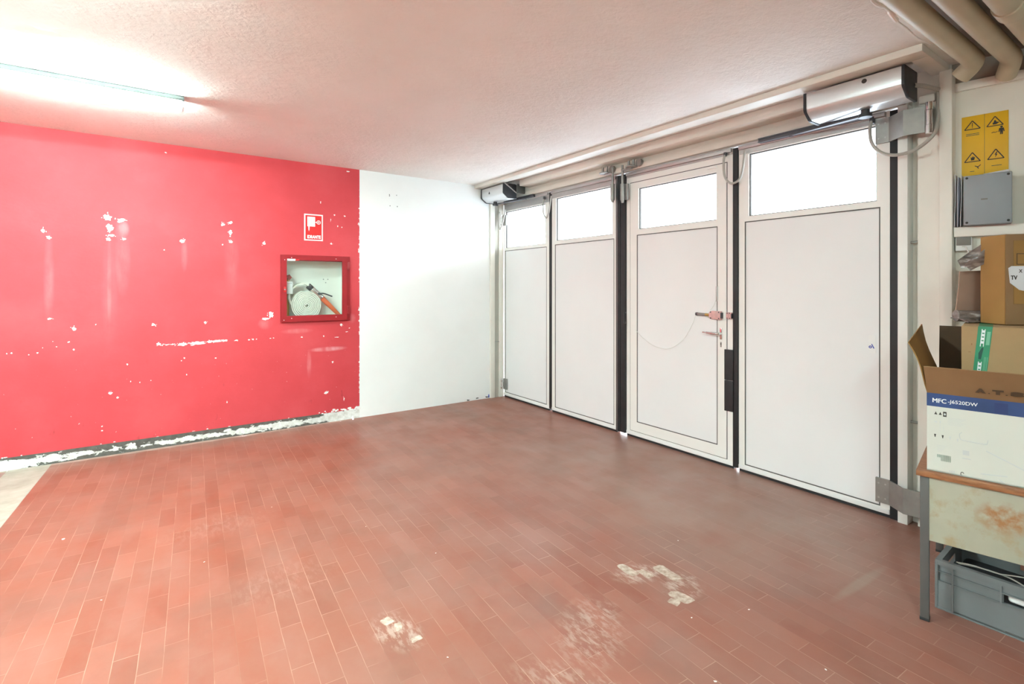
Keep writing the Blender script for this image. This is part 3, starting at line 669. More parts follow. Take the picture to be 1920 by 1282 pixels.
lamp(-1.35, -.07, 2.1, 'added fluorescent ceiling lamp, unseen, above the left foreground, parallel to the red wall')
lamp(-1.75, -.47, -1.4, 'added fluorescent ceiling lamp, unseen, in the hall behind the viewer')

# ------------------------------------------------------------------ fire hose cabinet and its sign
cab = thing('fire_hose_cabinet', 'red framed fire hose cabinet with glass door set in the red wall', 'cabinet', (1.33,YL,1.38))
yf = YL-.030
b = B(); b.frame(CX0-.012,CX1+.012,CZ0-.012,CZ1+.012,[(1.040,1.590,1.110,1.655)], yf+.012, YL+.004, axis='Y'); obj('surround', b, M['red'], cab)
b = B(); b.frame(CX0-.008,1.635,CZ0-.006,CZ1+.006,[(1.046,1.585,1.108,1.662)], yf-.004, yf+.014, axis='Y')
cd = obj('cabinet_door', b, M['red'], cab)
obj('glass_pane', B().box((1.040,yf+.004,1.100),(1.592,yf+.008,1.668)), M['glass'], cd)
for z0 in (1.115,1.575):
    b = B(); b.box((1.635,yf-.006,z0),(1.662,yf+.02,z0+.08), .004); b.cyl((1.640,yf-.006,z0),(1.640,yf-.006,z0+.08), .007, n=12); obj('hinge', b, M['red'], cd)
b = B(); b.box((1.017,yf-.010,1.345),(1.037,yf-.003,1.395), .003); b.cyl((1.027,yf-.014,1.37),(1.027,yf-.003,1.37), .007, n=14, mi=1); obj('lock', b, [M['signred'], M['steel']], cd)
for x, z in ((1.09,1.683),(1.52,1.683),(1.09,1.085),(1.52,1.085),(1.02,1.07),(1.027,1.66)): obj('rivet', B().cyl((x,yf-.006,z),(x,yf-.003,z), .004, n=8), M['white'], cd)
b = B(); b.box((1.05,yf-.006,1.652),(1.125,yf-.0035,1.671)); b.box((1.125,yf-.0062,1.655),(1.16,yf-.0035,1.668), mi=1); obj('seal_label', b, [M['white'], M['signred']], cd)
b = B(); th = .004
yb2 = YL+.205
b.box((CX0,yb2-th,CZ0),(CX1,yb2,CZ1)); b.box((CX0,YL,CZ0),(CX0+th,yb2,CZ1)); b.box((CX1-th,YL,CZ0),(CX1,yb2,CZ1)); b.box((CX0,YL,CZ0),(CX1,yb2,CZ0+th)); b.box((CX0,YL,CZ1-th),(CX1,yb2,CZ1))
for x, z in ((1.455,1.475),(1.50,1.475),(1.478,1.44)): b.cyl((x,yb2-th-.003,z),(x,yb2-th,z), .006, n=10, mi=1)
obj('inner_box', b, [M['cabwhite'], M['steel']], cab)
# hose: flat canvas coil, a loose loop over the top, coupling and nozzle
hz = CZ0+th+.150; hx = 1.252; hy = YL+.075
hose = thing('fire_hose', 'coiled white canvas fire hose behind the cabinet glass', 'hose', (hx,hy,CZ0+th))
def ribbon(pts, w, th_):
    bm_ = B(); tmp = bmesh.new(); prev = None; N = len(pts); R0 = []
    for i, (x, z) in enumerate(pts):
        dx = pts[min(i+1,N-1)][0]-pts[max(i-1,0)][0]; dz = pts[min(i+1,N-1)][1]-pts[max(i-1,0)][1]; l_ = math.hypot(dx,dz) or 1
        nx, nz = -dz/l_*th_/2, dx/l_*th_/2
        R0.append([tmp.verts.new(p) for p in ((x-nx,hy-w/2,z-nz),(x+nx,hy-w/2,z+nz),(x+nx,hy+w/2,z+nz),(x-nx,hy+w/2,z-nz))])
    for i in range(N-1):
        for k in range(4): tmp.faces.new((R0[i][k],R0[i][(k+1)%4],R0[i+1][(k+1)%4],R0[i+1][k]))
    tmp.faces.new(R0[0]); tmp.faces.new(R0[-1][::-1]); bmesh.ops.recalc_face_normals(tmp, faces=tmp.faces); bm_._in(tmp, None, 0); return bm_
pts = []; turns = 8.2
for i in range(int(turns*40)+1):
    an = 2*math.pi*i/40; rad = .012+.134*(i/(turns*40)); pts.append((hx-rad*math.cos(an), hz+rad*math.sin(an)))
obj('coil', ribbon(pts, .055, .0125), M['hose'], hose)
lp = [(p.x, p.z) for p in catmull([(1.105,0,1.22),(1.085,0,1.30),(1.115,0,1.375),(1.175,0,1.42),(1.235,0,1.43),(1.285,0,1.40)], 10)]
obj('loose_loop', ribbon(lp, .055, .016), M['hose'], hose)
b = B(); b.cyl((1.268,hy,1.408),(1.305,hy,1.375), .030, bev=.004, mi=1); b.cyl((1.305,hy,1.375),(1.385,hy,1.30), .030, bev=.004); b.cyl((1.375,hy,1.31),(1.405,hy,1.28), .034, bev=.004); obj('coupling', b, [M['chrome'], M['darksteel']], hose)
b = B(); b.cyl((1.400,hy,1.285),(1.470,hy,1.215), .026, .024); b.cyl((1.470,hy,1.215),(1.595,hy,1.085), .024, .018, bev=.003); obj('nozzle', b, M['orange'], hose, label='orange nozzle')
b = B(); b.tube([(1.37,hy-.03,1.325),(1.42,hy-.036,1.325),(1.50,hy-.04,1.295)], .007, 10); b.cyl((1.37,hy-.04,1.325),(1.37,hy,1.325), .012); obj('nozzle_lever', b, M['darksteel'], hose)
b = B(); b.cyl((1.085,YL+.06,1.49),(1.085,YL+.10,1.49), .024, n=20, bev=.006)
for i in range(5): b.ball((1.085+.022*math.cos(i*1.257),YL+.075,1.49+.022*math.sin(i*1.257)), .008)
vl = thing('hydrant_valve', 'red hydrant valve wheel at the left inside the cabinet', 'valve', (1.085,YL+.1,1.49))
obj('handwheel', b, M['dullred'], vl)
b = B(); b.cyl((1.085,YL+.10,1.49),(1.085,yb2-.005,1.49), .014); b.tube([(1.085,YL+.12,1.48),(1.085,YL+.12,1.40),(1.082,YL+.12,1.25),(1.08,YL+.11,1.078)], .016, 12); obj('pipe_stub', b, M['brass'], vl)
tg = thing('inspection_tag', 'white inspection tag hanging below the valve wheel', 'tag', (1.086,YL+.035,1.39))
b = B(); b.box((1.057,YL+.030,1.325),(1.113,YL+.032,1.450), .0006); obj('card', b, M['white'], tg)
b = B()
for i in range(3): b.box((1.066+i*.014,YL+.0294,1.424),(1.076+i*.014,YL+.0301,1.434))
obj('print_marks', b, M['printgrey'], tg)
b = B(); b.tube([(1.085,YL+.031,1.447),(1.083,YL+.045,1.47),(1.085,YL+.07,1.478)], .0016, 6); obj('string', b, M['steel'], tg)

sg = thing('hose_sign', 'red and white sign with hose reel symbol above the cabinet', 'sign', (1.305,YL,1.995))
SX0, SX1, SZ0, SZ1 = 1.214, 1.396, 1.862, 2.130
obj('plate', B().box((SX0,YL-.004,SZ0),(SX1,YL,SZ1), .001), M['white'], sg)
obj('red_field', B().box((SX0+.012,YL-.0048,SZ0+.012),(SX1-.012,YL-.003,SZ1-.012)), M['signred'], sg)
b = B(); yy = YL-.0056
for i in range(6): b.box((1.244+i*.0128,yy,2.005),(1.2552+i*.0128,YL-.004,2.088))
b.box((1.244,yy,2.088),(1.3192,YL-.004,2.103)); b.box((1.318,yy,2.047),(1.337,YL-.004,2.053))
b.tube([(1.353+.018*math.cos(u),YL-.0047,2.050+.018*math.sin(u)) for u in [2*math.pi*i/24 for i in range(24)]], .0028, 6, closed=True)
b.box((1.337,yy,2.048),(1.370,YL-.004,2.052)); b.box((1.351,yy,2.033),(1.355,YL-.004,2.067))
b.prism([(1.253,2.006),(1.266,2.006),(1.264,1.972),(1.2595,1.955),(1.255,1.972)], 'Y', yy, YL-.004); obj('pictogram', b, M['white'], sg)
b = B(); put_text(b, 'IDRANTE', (1.244,YL-.0053,1.884), (1,0,0), (0,0,1), .130, .034, .0045); obj('lettering', b, M['white'], sg)

# ------------------------------------------------------------------ right wall: warning sign, electrical box, papers, socket
ys = thing('warning_sign', 'yellow warning sign with four black triangles above the grey box', 'sign', MW @ Vector((.12,0,2.17)))
TX0, TX1, TZ0, TZ1 = .026, .212, 1.985, 2.336
b = B(MW); b.box((TX0,0,TZ0),(TX1,.004,TZ1), .001); b.box((.118,.0035,TZ0),(.1195,.0045,TZ1), mi=1); obj('plate', b, [M['yellow'], M['tapedark']], ys)
b = B(MW)
def tri(cx, cz, w, h_):
    P = [(cx-w/2,cz),(cx+w/2,cz),(cx,cz+h_)]
    for i in range(3):
        (x0,z0),(x1,z1) = P[i], P[(i+1)%3]; dx, dz = x1-x0, z1-z0; l_ = math.hypot(dx,dz); nx, nz = -dz/l_*.0022, dx/l_*.0022
        b.prism([(x0-nx,z0-nz),(x1-nx,z1-nz),(x1+nx,z1+nz),(x0+nx,z0+nz)], 'Y', .0035, .0048)
def picto(name, fn, m=M['ink']):
    global b
    b = B(MW); fn(); obj(name, b, m, ys)
def pr(*p): b.prism(list(p), 'Y', .0035, .0048)
picto('warning_triangle', lambda: (tri(.070,2.263,.064,.046), b.box((.0685,.0035,2.276),(.0715,.0048,2.298)), b.box((.0685,.0035,2.269),(.0715,.0048,2.2725))))
picto('hand_crush_triangle', lambda: (tri(.160,2.263,.064,.050), pr((.152,2.270),(.165,2.270),(.178,2.279),(.166,2.283),(.163,2.292),(.157,2.292),(.155,2.282),(.150,2.277))))
picto('hand_triangle', lambda: (tri(.070,2.085,.064,.050), pr((.064,2.092),(.077,2.092),(.081,2.108),(.077,2.107),(.076,2.116),(.073,2.107),(.070,2.116),(.068,2.106),(.062,2.110),(.064,2.102))))
picto('lightning_triangle', lambda: (tri(.163,2.085,.064,.052), pr((.166,2.123),(.158,2.107),(.163,2.107),(.160,2.092),(.170,2.110),(.165,2.110),(.170,2.123))))
picto('standing_figure', lambda: (b.cyl((.185,.0035,2.252),(.185,.0048,2.252), .0055, n=14), pr((.176,2.246),(.194,2.246),(.197,2.226),(.193,2.226),(.191,2.236),(.190,2.212),(.186,2.212),(.185,2.226),(.184,2.212),(.180,2.212),(.179,2.236),(.177,2.226),(.173,2.226))))
picto('arrow', lambda: pr((.146,2.228),(.154,2.231),(.162,2.228),(.170,2.232),(.170,2.229),(.162,2.225),(.154,2.227),(.146,2.225)))
picto('door_sketch', lambda: pr((.080,2.062),(.092,2.055),(.104,2.066),(.104,2.062),(.093,2.050),(.097,2.044),(.093,2.043),(.089,2.052),(.080,2.058)))
for x0, x1, z in ((.044,.098,2.236),(.044,.098,2.228),(.060,.078,2.030),(.146,.186,2.048)): picto('small_print', lambda: b.box((x0,.0037,z),(x1,.0044,z+.003)), M['tapedark'])
eb = thing('electrical_box', 'grey plastic electrical box mounted under the yellow sign', 'electrical box', MW @ Vector((.13,.05,1.728)))
b = B(MW); b.box((.042,0,1.7275),(.222,.070,1.990), .006); obj('body', b, M['greybox'], eb)
b = B(MW); b.box((.038,.070,1.728),(.226,.100,1.995), .006); obj('lid', b, M['greybox'], eb)
for x in (.052,.212):
    for z in (1.742,1.981): obj('screw', B(MW).cyl((x,.099,z),(x,.1025,z), .006, n=14), M['ink'], eb)
b = B(MW); b.box((.108,.1002,1.858),(.134,.1008,1.866)); obj('embossed_mark', b, M['socket'], eb)
tag(obj('paper_slip', B(MW).hexa([(.115,.03,1.992),(.214,.03,1.996),(.214,.032,1.996),(.115,.032,1.992),(.115,.010,2.010),(.214,.010,2.020),(.214,.012,2.020),(.115,.012,2.010)]), M['paper']), 'white paper slip lying on top of the grey electrical box', 'paper')
for i, (x0, lean, h_, lab, mm) in enumerate([(.000,.006,.285,'white paper leaflet standing against the cream post',M['paper']), (.012,.009,.27,'crumpled bluish leaflet standing between two white ones',M['papershade']), (.024,.008,.28,'white paper leaflet touching the grey box side',M['paper'])]):
    b = B()
    q = [MW @ Vector(p) for p in ((x0+.004,.004,1.7275),(x0+.002,.085,1.7275),(x0+lean*.4+.001,.085-.008*i,1.7275+h_),(x0+lean+.002,.004,1.7275+h_))]
    b.sheet(q, .0022, div=8, amp=.003*(1 if i != 1 else -1))
    tag(obj('paper_leaflet', b, mm), lab, 'paper', 'leaflets beside the grey box')
so = thing('wall_socket', 'small dark grey socket box under the shelf batten', 'socket', MW @ Vector((.035,.02,1.6)))
b = B(MW); b.box((.002,0,1.596),(.070,.040,1.671), .003); obj('box', b, M['white'], so)
b = B(MW); b.box((.006,.039,1.625),(.066,.046,1.669), .002); obj('cover', b, M['socket'], so)
b = B(MW); b.tube([(.03,.044,1.62),(.045,.05,1.615),(.052,.055,1.598),(.060,.06,1.575)], .003, 8); obj('lead', b, M['cablewhite'], so)

# ------------------------------------------------------------------ pipes
def pipe(label, pts, r, bands=(), name='ceiling_pipe', coup=()):
    rt = thing(name, label, 'pipe', pts[0], 'pipes under the ceiling')
    obj('pipe_run', B().tube(pts, r, 20, smooth=False), M['pipe'], rt)
    for p, q in coup: obj('pipe_coupling', B().cyl(p, q, r*1.16, n=24, bev=.004), M['pipe'], rt)
    return rt
def elbow(c, d0, d1, rad, n=7):
    c, d0, d1 = Vector(c), Vector(d0).normalized(), Vector(d1).normalized(); out = []
    for i in range(n+1):
        u = i/n; a = c-d0*rad; e = c+d1*rad; out.append(a*(1-u)**2 + c*2*u*(1-u) + e*u*u)
    return out
zp = 2.560
e1 = elbow((3.46,.755,zp), (1,-.02,0), (.25,.75,-.55), .055)
p1 = pipe('beige ceiling pipe nearest the doors, ending in an elbow', [(-.5,.80,zp)] + e1 + [e1[-1]+Vector((.25,.75,-.55)).normalized()*.035], .044)
b = B(); b.tube([(2.25,.838,2.575),(2.40,.836,2.560),(2.52,.834,2.572),(2.63,.835,2.556),(2.75,.832,2.552),(2.85,.826,2.540),(3.0,.818,2.546)], [.004,.008,.005,.010,.004,.004,.003,.002], 8)
obj('plaster_residue', b, M['chip'], p1, label='ragged white plaster line along the pipe')
e2 = elbow((3.55,.635,zp), (1,-.05,0), (.85,.35,-.40), .05)
pipe('beige ceiling pipe in the middle of three', [(-.5,.68,zp)] + e2 + [e2[-1]+Vector((.06,.025,-.03))], .043)
pipe('beige ceiling pipe furthest from the doors, with a coupling', [(-.5,.56,zp),(3.70,.520,zp)], .045, coup=[((2.86,.528,zp),(2.95,.527,zp))])

# ------------------------------------------------------------------ table with cartons
aT = R(11)
TA = Vector((math.sin(aT), -math.cos(aT), 0)); TN = Vector((math.cos(aT), math.sin(aT), 0))
T0 = Vector((2.630,.752,0)); MT = basis(T0, TA, TN)     # x along the front edge, y towards the wall
ZT = .630
tb = thing('work_table', 'low table with wood edged top and stained cream front sheet', 'table', MT @ Vector((.6,.38,0)))
b = B(MT); b.box((-.012,-.012,ZT-.024),(1.25,.80,ZT), .002); obj('tabletop', b, M['wood'], tb)
for x0, y0 in ((0,0),(1.205,0),(0,.755),(1.205,.755)):
    b = B(MT); b.box((x0,y0,.004),(x0+.030,y0+.030,ZT-.024), .002); b.box((x0-.001,y0-.001,0),(x0+.031,y0+.031,.012), .001, mi=1); obj('leg', b, [M['legmetal'], M['gasket']], tb)
b = B(MT); b.box((.030,.004,.340),(1.205,.010,ZT-.024)); obj('front_sheet', b, M['stained'], tb, label='cream front sheet with rust stains')
b = B(MT)
for y0 in (.012,.77): b.box((.03,y0,ZT-.060),(1.205,y0+.02,ZT-.024))
b.box((.004,.03,ZT-.060),(.026,.755,ZT-.024)); b.box((1.209,.03,ZT-.060),(1.231,.755,ZT-.024)); obj('apron', b, M['legmetal'], tb)

# white printer carton, open at the top
cb = thing('printer_carton', 'open white printer carton with blue band on the table', 'carton', MT @ Vector((.28,.33,ZT)))
BX0, BX1, BY0, BY1, BZ = .022, .57, .012, .62, .955
w = .005
b = B(MT)
b.box((BX0,BY0,ZT+.001),(BX1,BY0+w,BZ)); b.box((BX0,BY1-w,ZT+.001),(BX1,BY1,BZ)); b.box((BX0,BY0+w,ZT+.001),(BX0+w,BY1-w,BZ)); b.box((BX1-w,BY0+w,ZT+.001),(BX1,BY1-w,BZ)); b.box((BX0,BY0,ZT+.001),(BX1,BY1,ZT+.006))
obj('carton_body', b, M['cartonwhite'], cb)
def band(z0, z1, x0, x1, y, mi=0, bb=None): bb.hexa([(x0,y,z0[0]),(x1,y,z0[1]),(x1,y+.002,z0[1]),(x0,y+.002,z0[0]),(x0,y,z1[0]),(x1,y,z1[1]),(x1,y+.002,z1[1]),(x0,y+.002,z1[0])], mi=mi)
b = B(MT)
b.box((BX0-.0006,BY0-.0006,.901),(BX1,BY0+.001,BZ)); b.box((BX0-.0006,BY0-.0006,.901),(BX0+.001,BY1,BZ))
b.box((BX0+.205,BY0-.0009,.905),(BX0+.243,BY0,BZ-.010), mi=1); bd = obj('printed_band', b, [M['blueband'], M['bluedark']], cb)
b = B()
o_ = MT @ Vector((BX0+.018,BY0-.0012,.9175)); put_text(b, 'MFC', o_, TA, (0,0,1), .043, .0175, 0); put_text(b, 'MFC', o_+TA*.0012+TN*.0002, TA, (0,0,1), .043, .0175, 0); put_text(b, 'MFC', o_+TA*.0006+TN*.0001+Vector((0,0,.0005)), TA, (0,0,1), .043, .0175, 0)
o_ = MT @ Vector((BX0+.067,BY0-.0012,.9165)); put_text(b, '-J6520DW', o_, TA, (0,0,1), .090, .0185, .001)
obj('lettering', b, M['white'], cb)
b = B(MT); yb_ = BY0-.0008
def mk(x0, x1, z0, z1, mi=0): b.box((BX0+x0,yb_,z0),(BX0+x1,BY0+.001,z1), mi=mi)
inv = MT.inverted()
def spread(b):                                              # the printed rows cover the whole front
    for v in b.bm.verts:
        p = inv @ v.co; p.z = max(ZT+.006, .873+(p.z-.8825)*1.56); p.x = BX0+(p.x-BX0)*1.10; v.co = MT @ p
def flush(name):
    global b
    spread(b); obj(name, b, [M['ink'], M['printgrey'], M['printgreen']], cb); b = B(MT)
for i in range(2):
    mk(.022+i*.013,.030+i*.013,.8795,.8817); b.prism([(BX0+.023+i*.013,.8815),(BX0+.029+i*.013,.8815),(BX0+.026+i*.013,.8875)], 'Y', yb_, BY0+.001); flush('arrow_icon')
mk(.047,.057,.876,.889); b.cyl((BX0+.052,yb_-.0003,.8825),(BX0+.052,BY0,.8825), .003, n=12, mi=1); flush('square_icon')
for x, z in ((.024,.823),(.046,.8225),(.067,.822),(.088,.8195)):
    b.prism([(BX0+x-.003,z+.004),(BX0+x+.003,z+.004),(BX0+x+.001,z-.004),(BX0+x-.001,z-.004)], 'Y', yb_, BY0+.001, mi=0 if x < .06 else 1); flush('glass_icon')
for i in range(22): mk(.030+i*.0018+(i%3)*.0004,.0312+i*.0018,.7665 if i < 6 else .758,.7745, mi=2)
flush('barcode')
for i in range(5): mk(.030,.058-.004*i,.798-.004*i,.7988-.004*i, mi=1)
flush('small_print')
for i in range(6): mk(.060,.110-.006*(i%3),.874-.0035*i,.8748-.0035*i, mi=1)
flush('small_print')
mk(.022,.030,.858,.862, mi=1); flush('small_print')
mk(.037,.041,.857,.864, mi=1); mk(.038,.039,.835,.857, mi=1); flush('tool_icon')
mk(.047,.048,.835,.850, mi=1); flush('tool_icon')
mk(.102,.120,.784,.796, mi=1); flush('small_print'); mk(.100,.124,.774,.7765, mi=1); flush('small_print')
for i in range(3): mk(.064+i*.006,.068+i*.006,.7325,.7375, mi=1)
flush('small_print')
b.tube([Vector((BX0+.101+.0045*math.cos(u),yb_,.734+.0045*math.sin(u))) for u in [.3+4.6*i/12 for i in range(13)]], .0010, 6, smooth=False, mi=0); flush('recycling_icon')
b = B(MT)
# carry slot, drawn-on tray outline
slot = [(BX0+.100,.842),(BX0+.093,.836),(BX0+.095,.826),(BX0+.102,.822),(BX0+.160,.820),(BX0+.168,.824),(BX0+.170,.832)]
b.tube([(x,BY0-.0002,z) for x, z in slot], .0012, 6, mi=1)
b.prism([(BX0+.165,.805),(BX0+.30,.760),(BX0+.30,.757),(BX0+.165,.802)], 'Y', yb_, BY0+.001, mi=1); b.prism([(BX0+.15,.745),(BX0+.22,.750),(BX0+.22,.747),(BX0+.15,.742)], 'Y', yb_, BY0+.001, mi=1)
b.prism([(BX0+.195,.742),(BX0+.215,.712),(BX0+.206,.716)], 'Y', yb_, BY0+.001, mi=1)
spread(b); obj('printed_drawing', b, [M['ink'], M['printgrey']], cb)
# flaps
def W(x, y, z): return MT @ Vector((x,y,z))
b = B(); b.sheet([W(BX0,BY0,BZ), W(BX1,BY0,BZ), W(BX1-.004,BY0-.085,BZ+.118), W(BX0-.004,BY0-.085,BZ+.118)], -.004); ff = obj('front_flap', b, M['kraft'], cb)
u_ = Vector(TA); v_ = (W(BX0,BY0-.085,BZ+.118)-W(BX0,BY0,BZ)).normalized(); nf = u_.cross(v_)
b = B()
o_ = W(BX0,BY0,BZ)+v_*.034+nf*.0042
for txt, dx, w_, h_ in (('A',.150,.031,.024),('.',.187,.006,.004),('T',.199,.032,.024),('.',.236,.006,.004),('S',.249,.038,.024),('.',.293,.006,.004)): put_text(b, txt, o_+u_*dx, u_, v_, w_, h_, .009 if txt != '.' else 0)
obj('lettering', b, M['kraftdark'], ff)
b = B(); b.sheet([W(BX0,BY0,BZ), W(BX0,BY1,BZ), W(BX0-.070,BY1,BZ+.250), W(BX0-.064,BY0,BZ+.205)], .004, div=6, amp=.012); obj('left_flap', b, M['kraftorange'], cb)
b = B(); b.sheet([W(BX0,BY1,BZ), W(BX1,BY1,BZ), W(BX1,BY1+.03,BZ+.245), W(BX0,BY1+.03,BZ+.245)], .004, div=4, amp=.006); obj('back_flap', b, M['kraftdark'], cb)  # dark board colour stands in for the shade on this flap

# kraft carton with green tape standing inside the printer carton
IX0, IY0, IZ1 = BX0+.104, BY0+.11, 1.234
kc = thing('taped_carton', 'light brown carton with green tape standing inside the printer carton', 'carton', W(.3,.32,ZT+.007))
b = B(MT); b.box((IX0,IY0,ZT+.007),(BX1-.012,IY0+.40,IZ1), .003); obj('carton_body', b, M['kraftlight'], kc)
b = B(MT); q = IY0-.0008
b.prism([(IX0+.052,IZ1),(IX0+.096,IZ1),(IX0+.070,BZ+.0),(IX0+.028,BZ+.0)], 'Y', q, IY0+.001)
b.box((IX0+.052,IY0-.001,IZ1-.001),(IX0+.096,IY0+.39,IZ1+.0008))
tp = obj('tape', b, M['tape'], kc)
b = B(MT)
def tl(s, x): z = IZ1-s; return (IX0+.030+(z-BZ)/(IZ1-BZ)*.024+x, z)
for s in (.015,.030,.045,.060,.150,.165,.180,.195,.210):
    (x0,z0),(x1,z1) = tl(s,.012), tl(s+.010,.020); b.box((x0,q-.0006,z1),(x1,q+.001,z0))
for s in (.010,.145):
    p_ = [tl(s,.010), tl(s,.0125), tl(s+.072,.0125), tl(s+.072,.010)]; b.prism(p_, 'Y', q-.0006, q+.001)
    p_ = [tl(s,.0195), tl(s,.0215), tl(s+.072,.0215), tl(s+.072,.0195)]; b.prism(p_, 'Y', q-.0006, q+.001)
b.prism([tl(.085,.017), tl(.088,.022), tl(.135,.018), tl(.135,.010), tl(.11,.008)], 'Y', q-.0006, q+.001, mi=1)
b.prism([tl(.02,.027), tl(.02,.038), tl(.075,.038), tl(.075,.027)], 'Y', q-.0005, q+.001, mi=2)
for dx in (.027,.031,.036): b.prism([tl(.125,dx), tl(.125,dx+.0018), tl(.24,dx+.0018), tl(.24,dx)], 'Y', q-.0005, q+.001, mi=2)
obj('tape_print', b, [M['paper'], M['tapedark'], M['tapelight']], tp)
b = B(MT); b.box((IX0+.030,IY0-.0006,1.155),(IX0+.034,IY0+.001,1.163)); obj('print_mark', b, M['kraft'], kc)
obj('print_mark', B(MT).box((IX0+.022,IY0-.0006,1.125),(IX0+.030,IY0+.001,1.128)), M['kraft'], kc)

# narrow brown carton standing on top, turned towards the room
VR = Vector((.8177,-.5756,0)); VF = Vector((.5756,.8177,0)); aC = R(-4)
CE = Vector((VR.x*math.cos(aC)-VR.y*math.sin(aC), VR.x*math.sin(aC)+VR.y*math.cos(aC), 0)); CF = Vector((-CE.y, CE.x, 0))
K = Vector((2.955,.549,0)); MC = basis(K, CE, CF)
tc = thing('upright_carton', 'tall narrow brown carton standing on the taped carton', 'carton', MC @ Vector((.2,.06,IZ1+.002)))
b = B(MC); b.box((0,0,IZ1+.002),(.46,.125,1.622), .004); obj('carton_body', b, M['kraft'], tc)
b = B(MC); b.box((-.0025,.002,IZ1+.004),(-.0002,.123,1.620), .0008); obj('side_panel', b, M['kraftorange'], tc)
b = B(MC); b.box((.030,-.003,1.325),(.46,-.0002,1.595), .001); obj('inner_panel', b, M['kraftorange'], tc)
b = B(MC); b.prism([(.008,1.478),(.014,1.415),(.050,1.385),(.10,1.375),(.30,1.378),(.30,1.488),(.02,1.486)], 'Y', -.0042, -.002); lb = obj('label', b, M['paper'], tc)
b = B(); put_text(b, 'TV', MC @ Vector((.016,-.0046,1.428)), CE, (0,0,1), .026, .018, .003); put_text(b, 'X', MC @ Vector((.048,-.0046,1.458)), CE, (0,0,1), .014, .014, .002); obj('lettering', b, M['ink'], lb)
b = B(MC); b.frame(.040,.10,1.492,1.540,[(.043,.097,1.495,1.537)], -.0036, -.002, axis='Y')
obj('printed_frame', b, M['kraftdark'], tc)
# torn dark flap sticking out to the left, pinkish board behind, film below
b = B(); b.sheet([MC @ Vector(p) for p in ((-.001,.118,1.590),(-.001,.122,1.505),(-.062,.15,1.482),(-.072,.16,1.518))], .003, div=8, amp=.016)
b.sheet([MC @ Vector(p) for p in ((-.001,.100,1.568),(-.001,.104,1.500),(-.040,.13,1.470),(-.058,.14,1.500))], .003, div=8, amp=-.012)
obj('torn_flap', b, M['film'], tc, label='dark crumpled torn flap at the upper left')
bd_ = B(); bd_.sheet([MC @ Vector(p) for p in ((-.032,.235,IZ1+.002),(.12,.235,IZ1+.002),(.12,.205,1.475),(-.030,.205,1.470))], .005, div=3, amp=.004)
tag(obj('cardboard_sheet', bd_, M['kraftpink']), 'pinkish cardboard sheet standing behind the upright carton', 'cardboard')
b = B(); b.tube([MC @ Vector(p) for p in ((-.072,.17,IZ1+.032),(-.03,.163,IZ1+.030),(.03,.16,IZ1+.030),(.12,.16,IZ1+.030))], .026, 14, flat=(1.1,1.0))
b.sheet([MC @ Vector(p) for p in ((-.072,.10,IZ1+.004),(.02,.132,IZ1+.004),(.02,.19,IZ1+.022),(-.080,.19,IZ1+.018))], .004, div=8, amp=.008)
tag(obj('film_roll', b, M['film']), 'crumpled brown packing film lying on the taped carton', 'film')

# ------------------------------------------------------------------ grey crate with cables
aG = R(2.5)
GA = Vector((math.sin(aG), -math.cos(aG), 0)); GN = Vector((math.cos(aG), math.sin(aG), 0)); MG = basis(Vector((2.775,.740,0)), GA, GN)
cr = thing('storage_crate', 'grey plastic storage crate on the floor under the table', 'crate', MG @ Vector((.3,.2,0)))
GL, GW, GH = .60, .40, .213
b = B(MG); s_ = .006
def wall_h(axis, u0, u1, lo, hi): b.frame(u0, u1, .012, GH-.012, [((u0+u1)/2-.068,(u0+u1)/2+.068,GH-.078,GH-.045)], lo, hi, axis=axis)
b.frame(.008,GL-.008,.004,GH-.006,[(.215,.395,GH-.088,GH-.050)], .010, .010+s_, axis='Y')
b.frame(.008,GL-.008,.004,GH-.006,[(.215,.395,GH-.088,GH-.050)], GW-.010-s_, GW-.010, axis='Y')
b.frame(.010,GW-.010,.004,GH-.006,[(.14,.26,GH-.088,GH-.050)], .010, .010+s_, axis='X')
b.frame(.010,GW-.010,.004,GH-.006,[(.14,.26,GH-.088,GH-.050)], GL-.010-s_, GL-.010, axis='X')
b.box((.010,.010,.004),(GL-.010,GW-.010,.012)); obj('shell', b, M['crate'], cr)
b = B(MG)
b.frame(0,GL,0,GW,[(.020,GL-.020,.020,GW-.020)], GH-.020, GH, axis='Z')
b.frame(0,GL,0,GW,[(.011,GL-.011,.011,GW-.011)], GH-.050, GH-.046, axis='Z')
b.frame(.002,GL-.002,.002,GW-.002,[(.011,GL-.011,.011,GW-.011)], GH-.092, GH-.088, axis='Z'); obj('rim', b, M['crate'], cr)
b = B(MG)
for x in (.055,.205,.395,.545):
    zz = .006 if x in (.055,.545) else GH-.092
    b.box((x,.001,zz),(x+.006,.011,GH-.01)); b.box((x,GW-.011,zz),(x+.006,GW-.001,GH-.01))
b.box((0,0,.006),(.055,.010,.012)); 
for y in (.06,.334): b.box((.001,y,.006),(.011,y+.006,GH-.01))
b.cyl((.004,.004,.004),(.004,.004,GH-.01), .006, n=12); b.box((.001,.003,.004),(.055,.010,GH-.09), .002); b.box((.003,.001,.004),(.010,.060,GH-.09), .002)
b.box((.004,.004,0),(GL-.004,GW-.004,.006), .002); b.box((.22,.008,.010),(.34,.0105,.014), mi=1); obj('ribs', b, [M['crate'], M['gap']], cr)
def gw(x, y, z): return MG @ Vector((x,y,z))
cable('grey cable looping along the crate rim to a plug', [gw(.06,.06,.205),gw(.12,.05,.218),gw(.19,.06,.214),gw(.24,.07,.222),gw(.29,.08,.228),gw(.315,.09,.215)], .0024, M['cablegrey'])
cable('thin grey cable lying lower inside the crate', [gw(.06,.09,.19),gw(.14,.08,.205),gw(.22,.10,.195),gw(.28,.09,.175),gw(.30,.06,.16)], .003, M['cablegrey'])
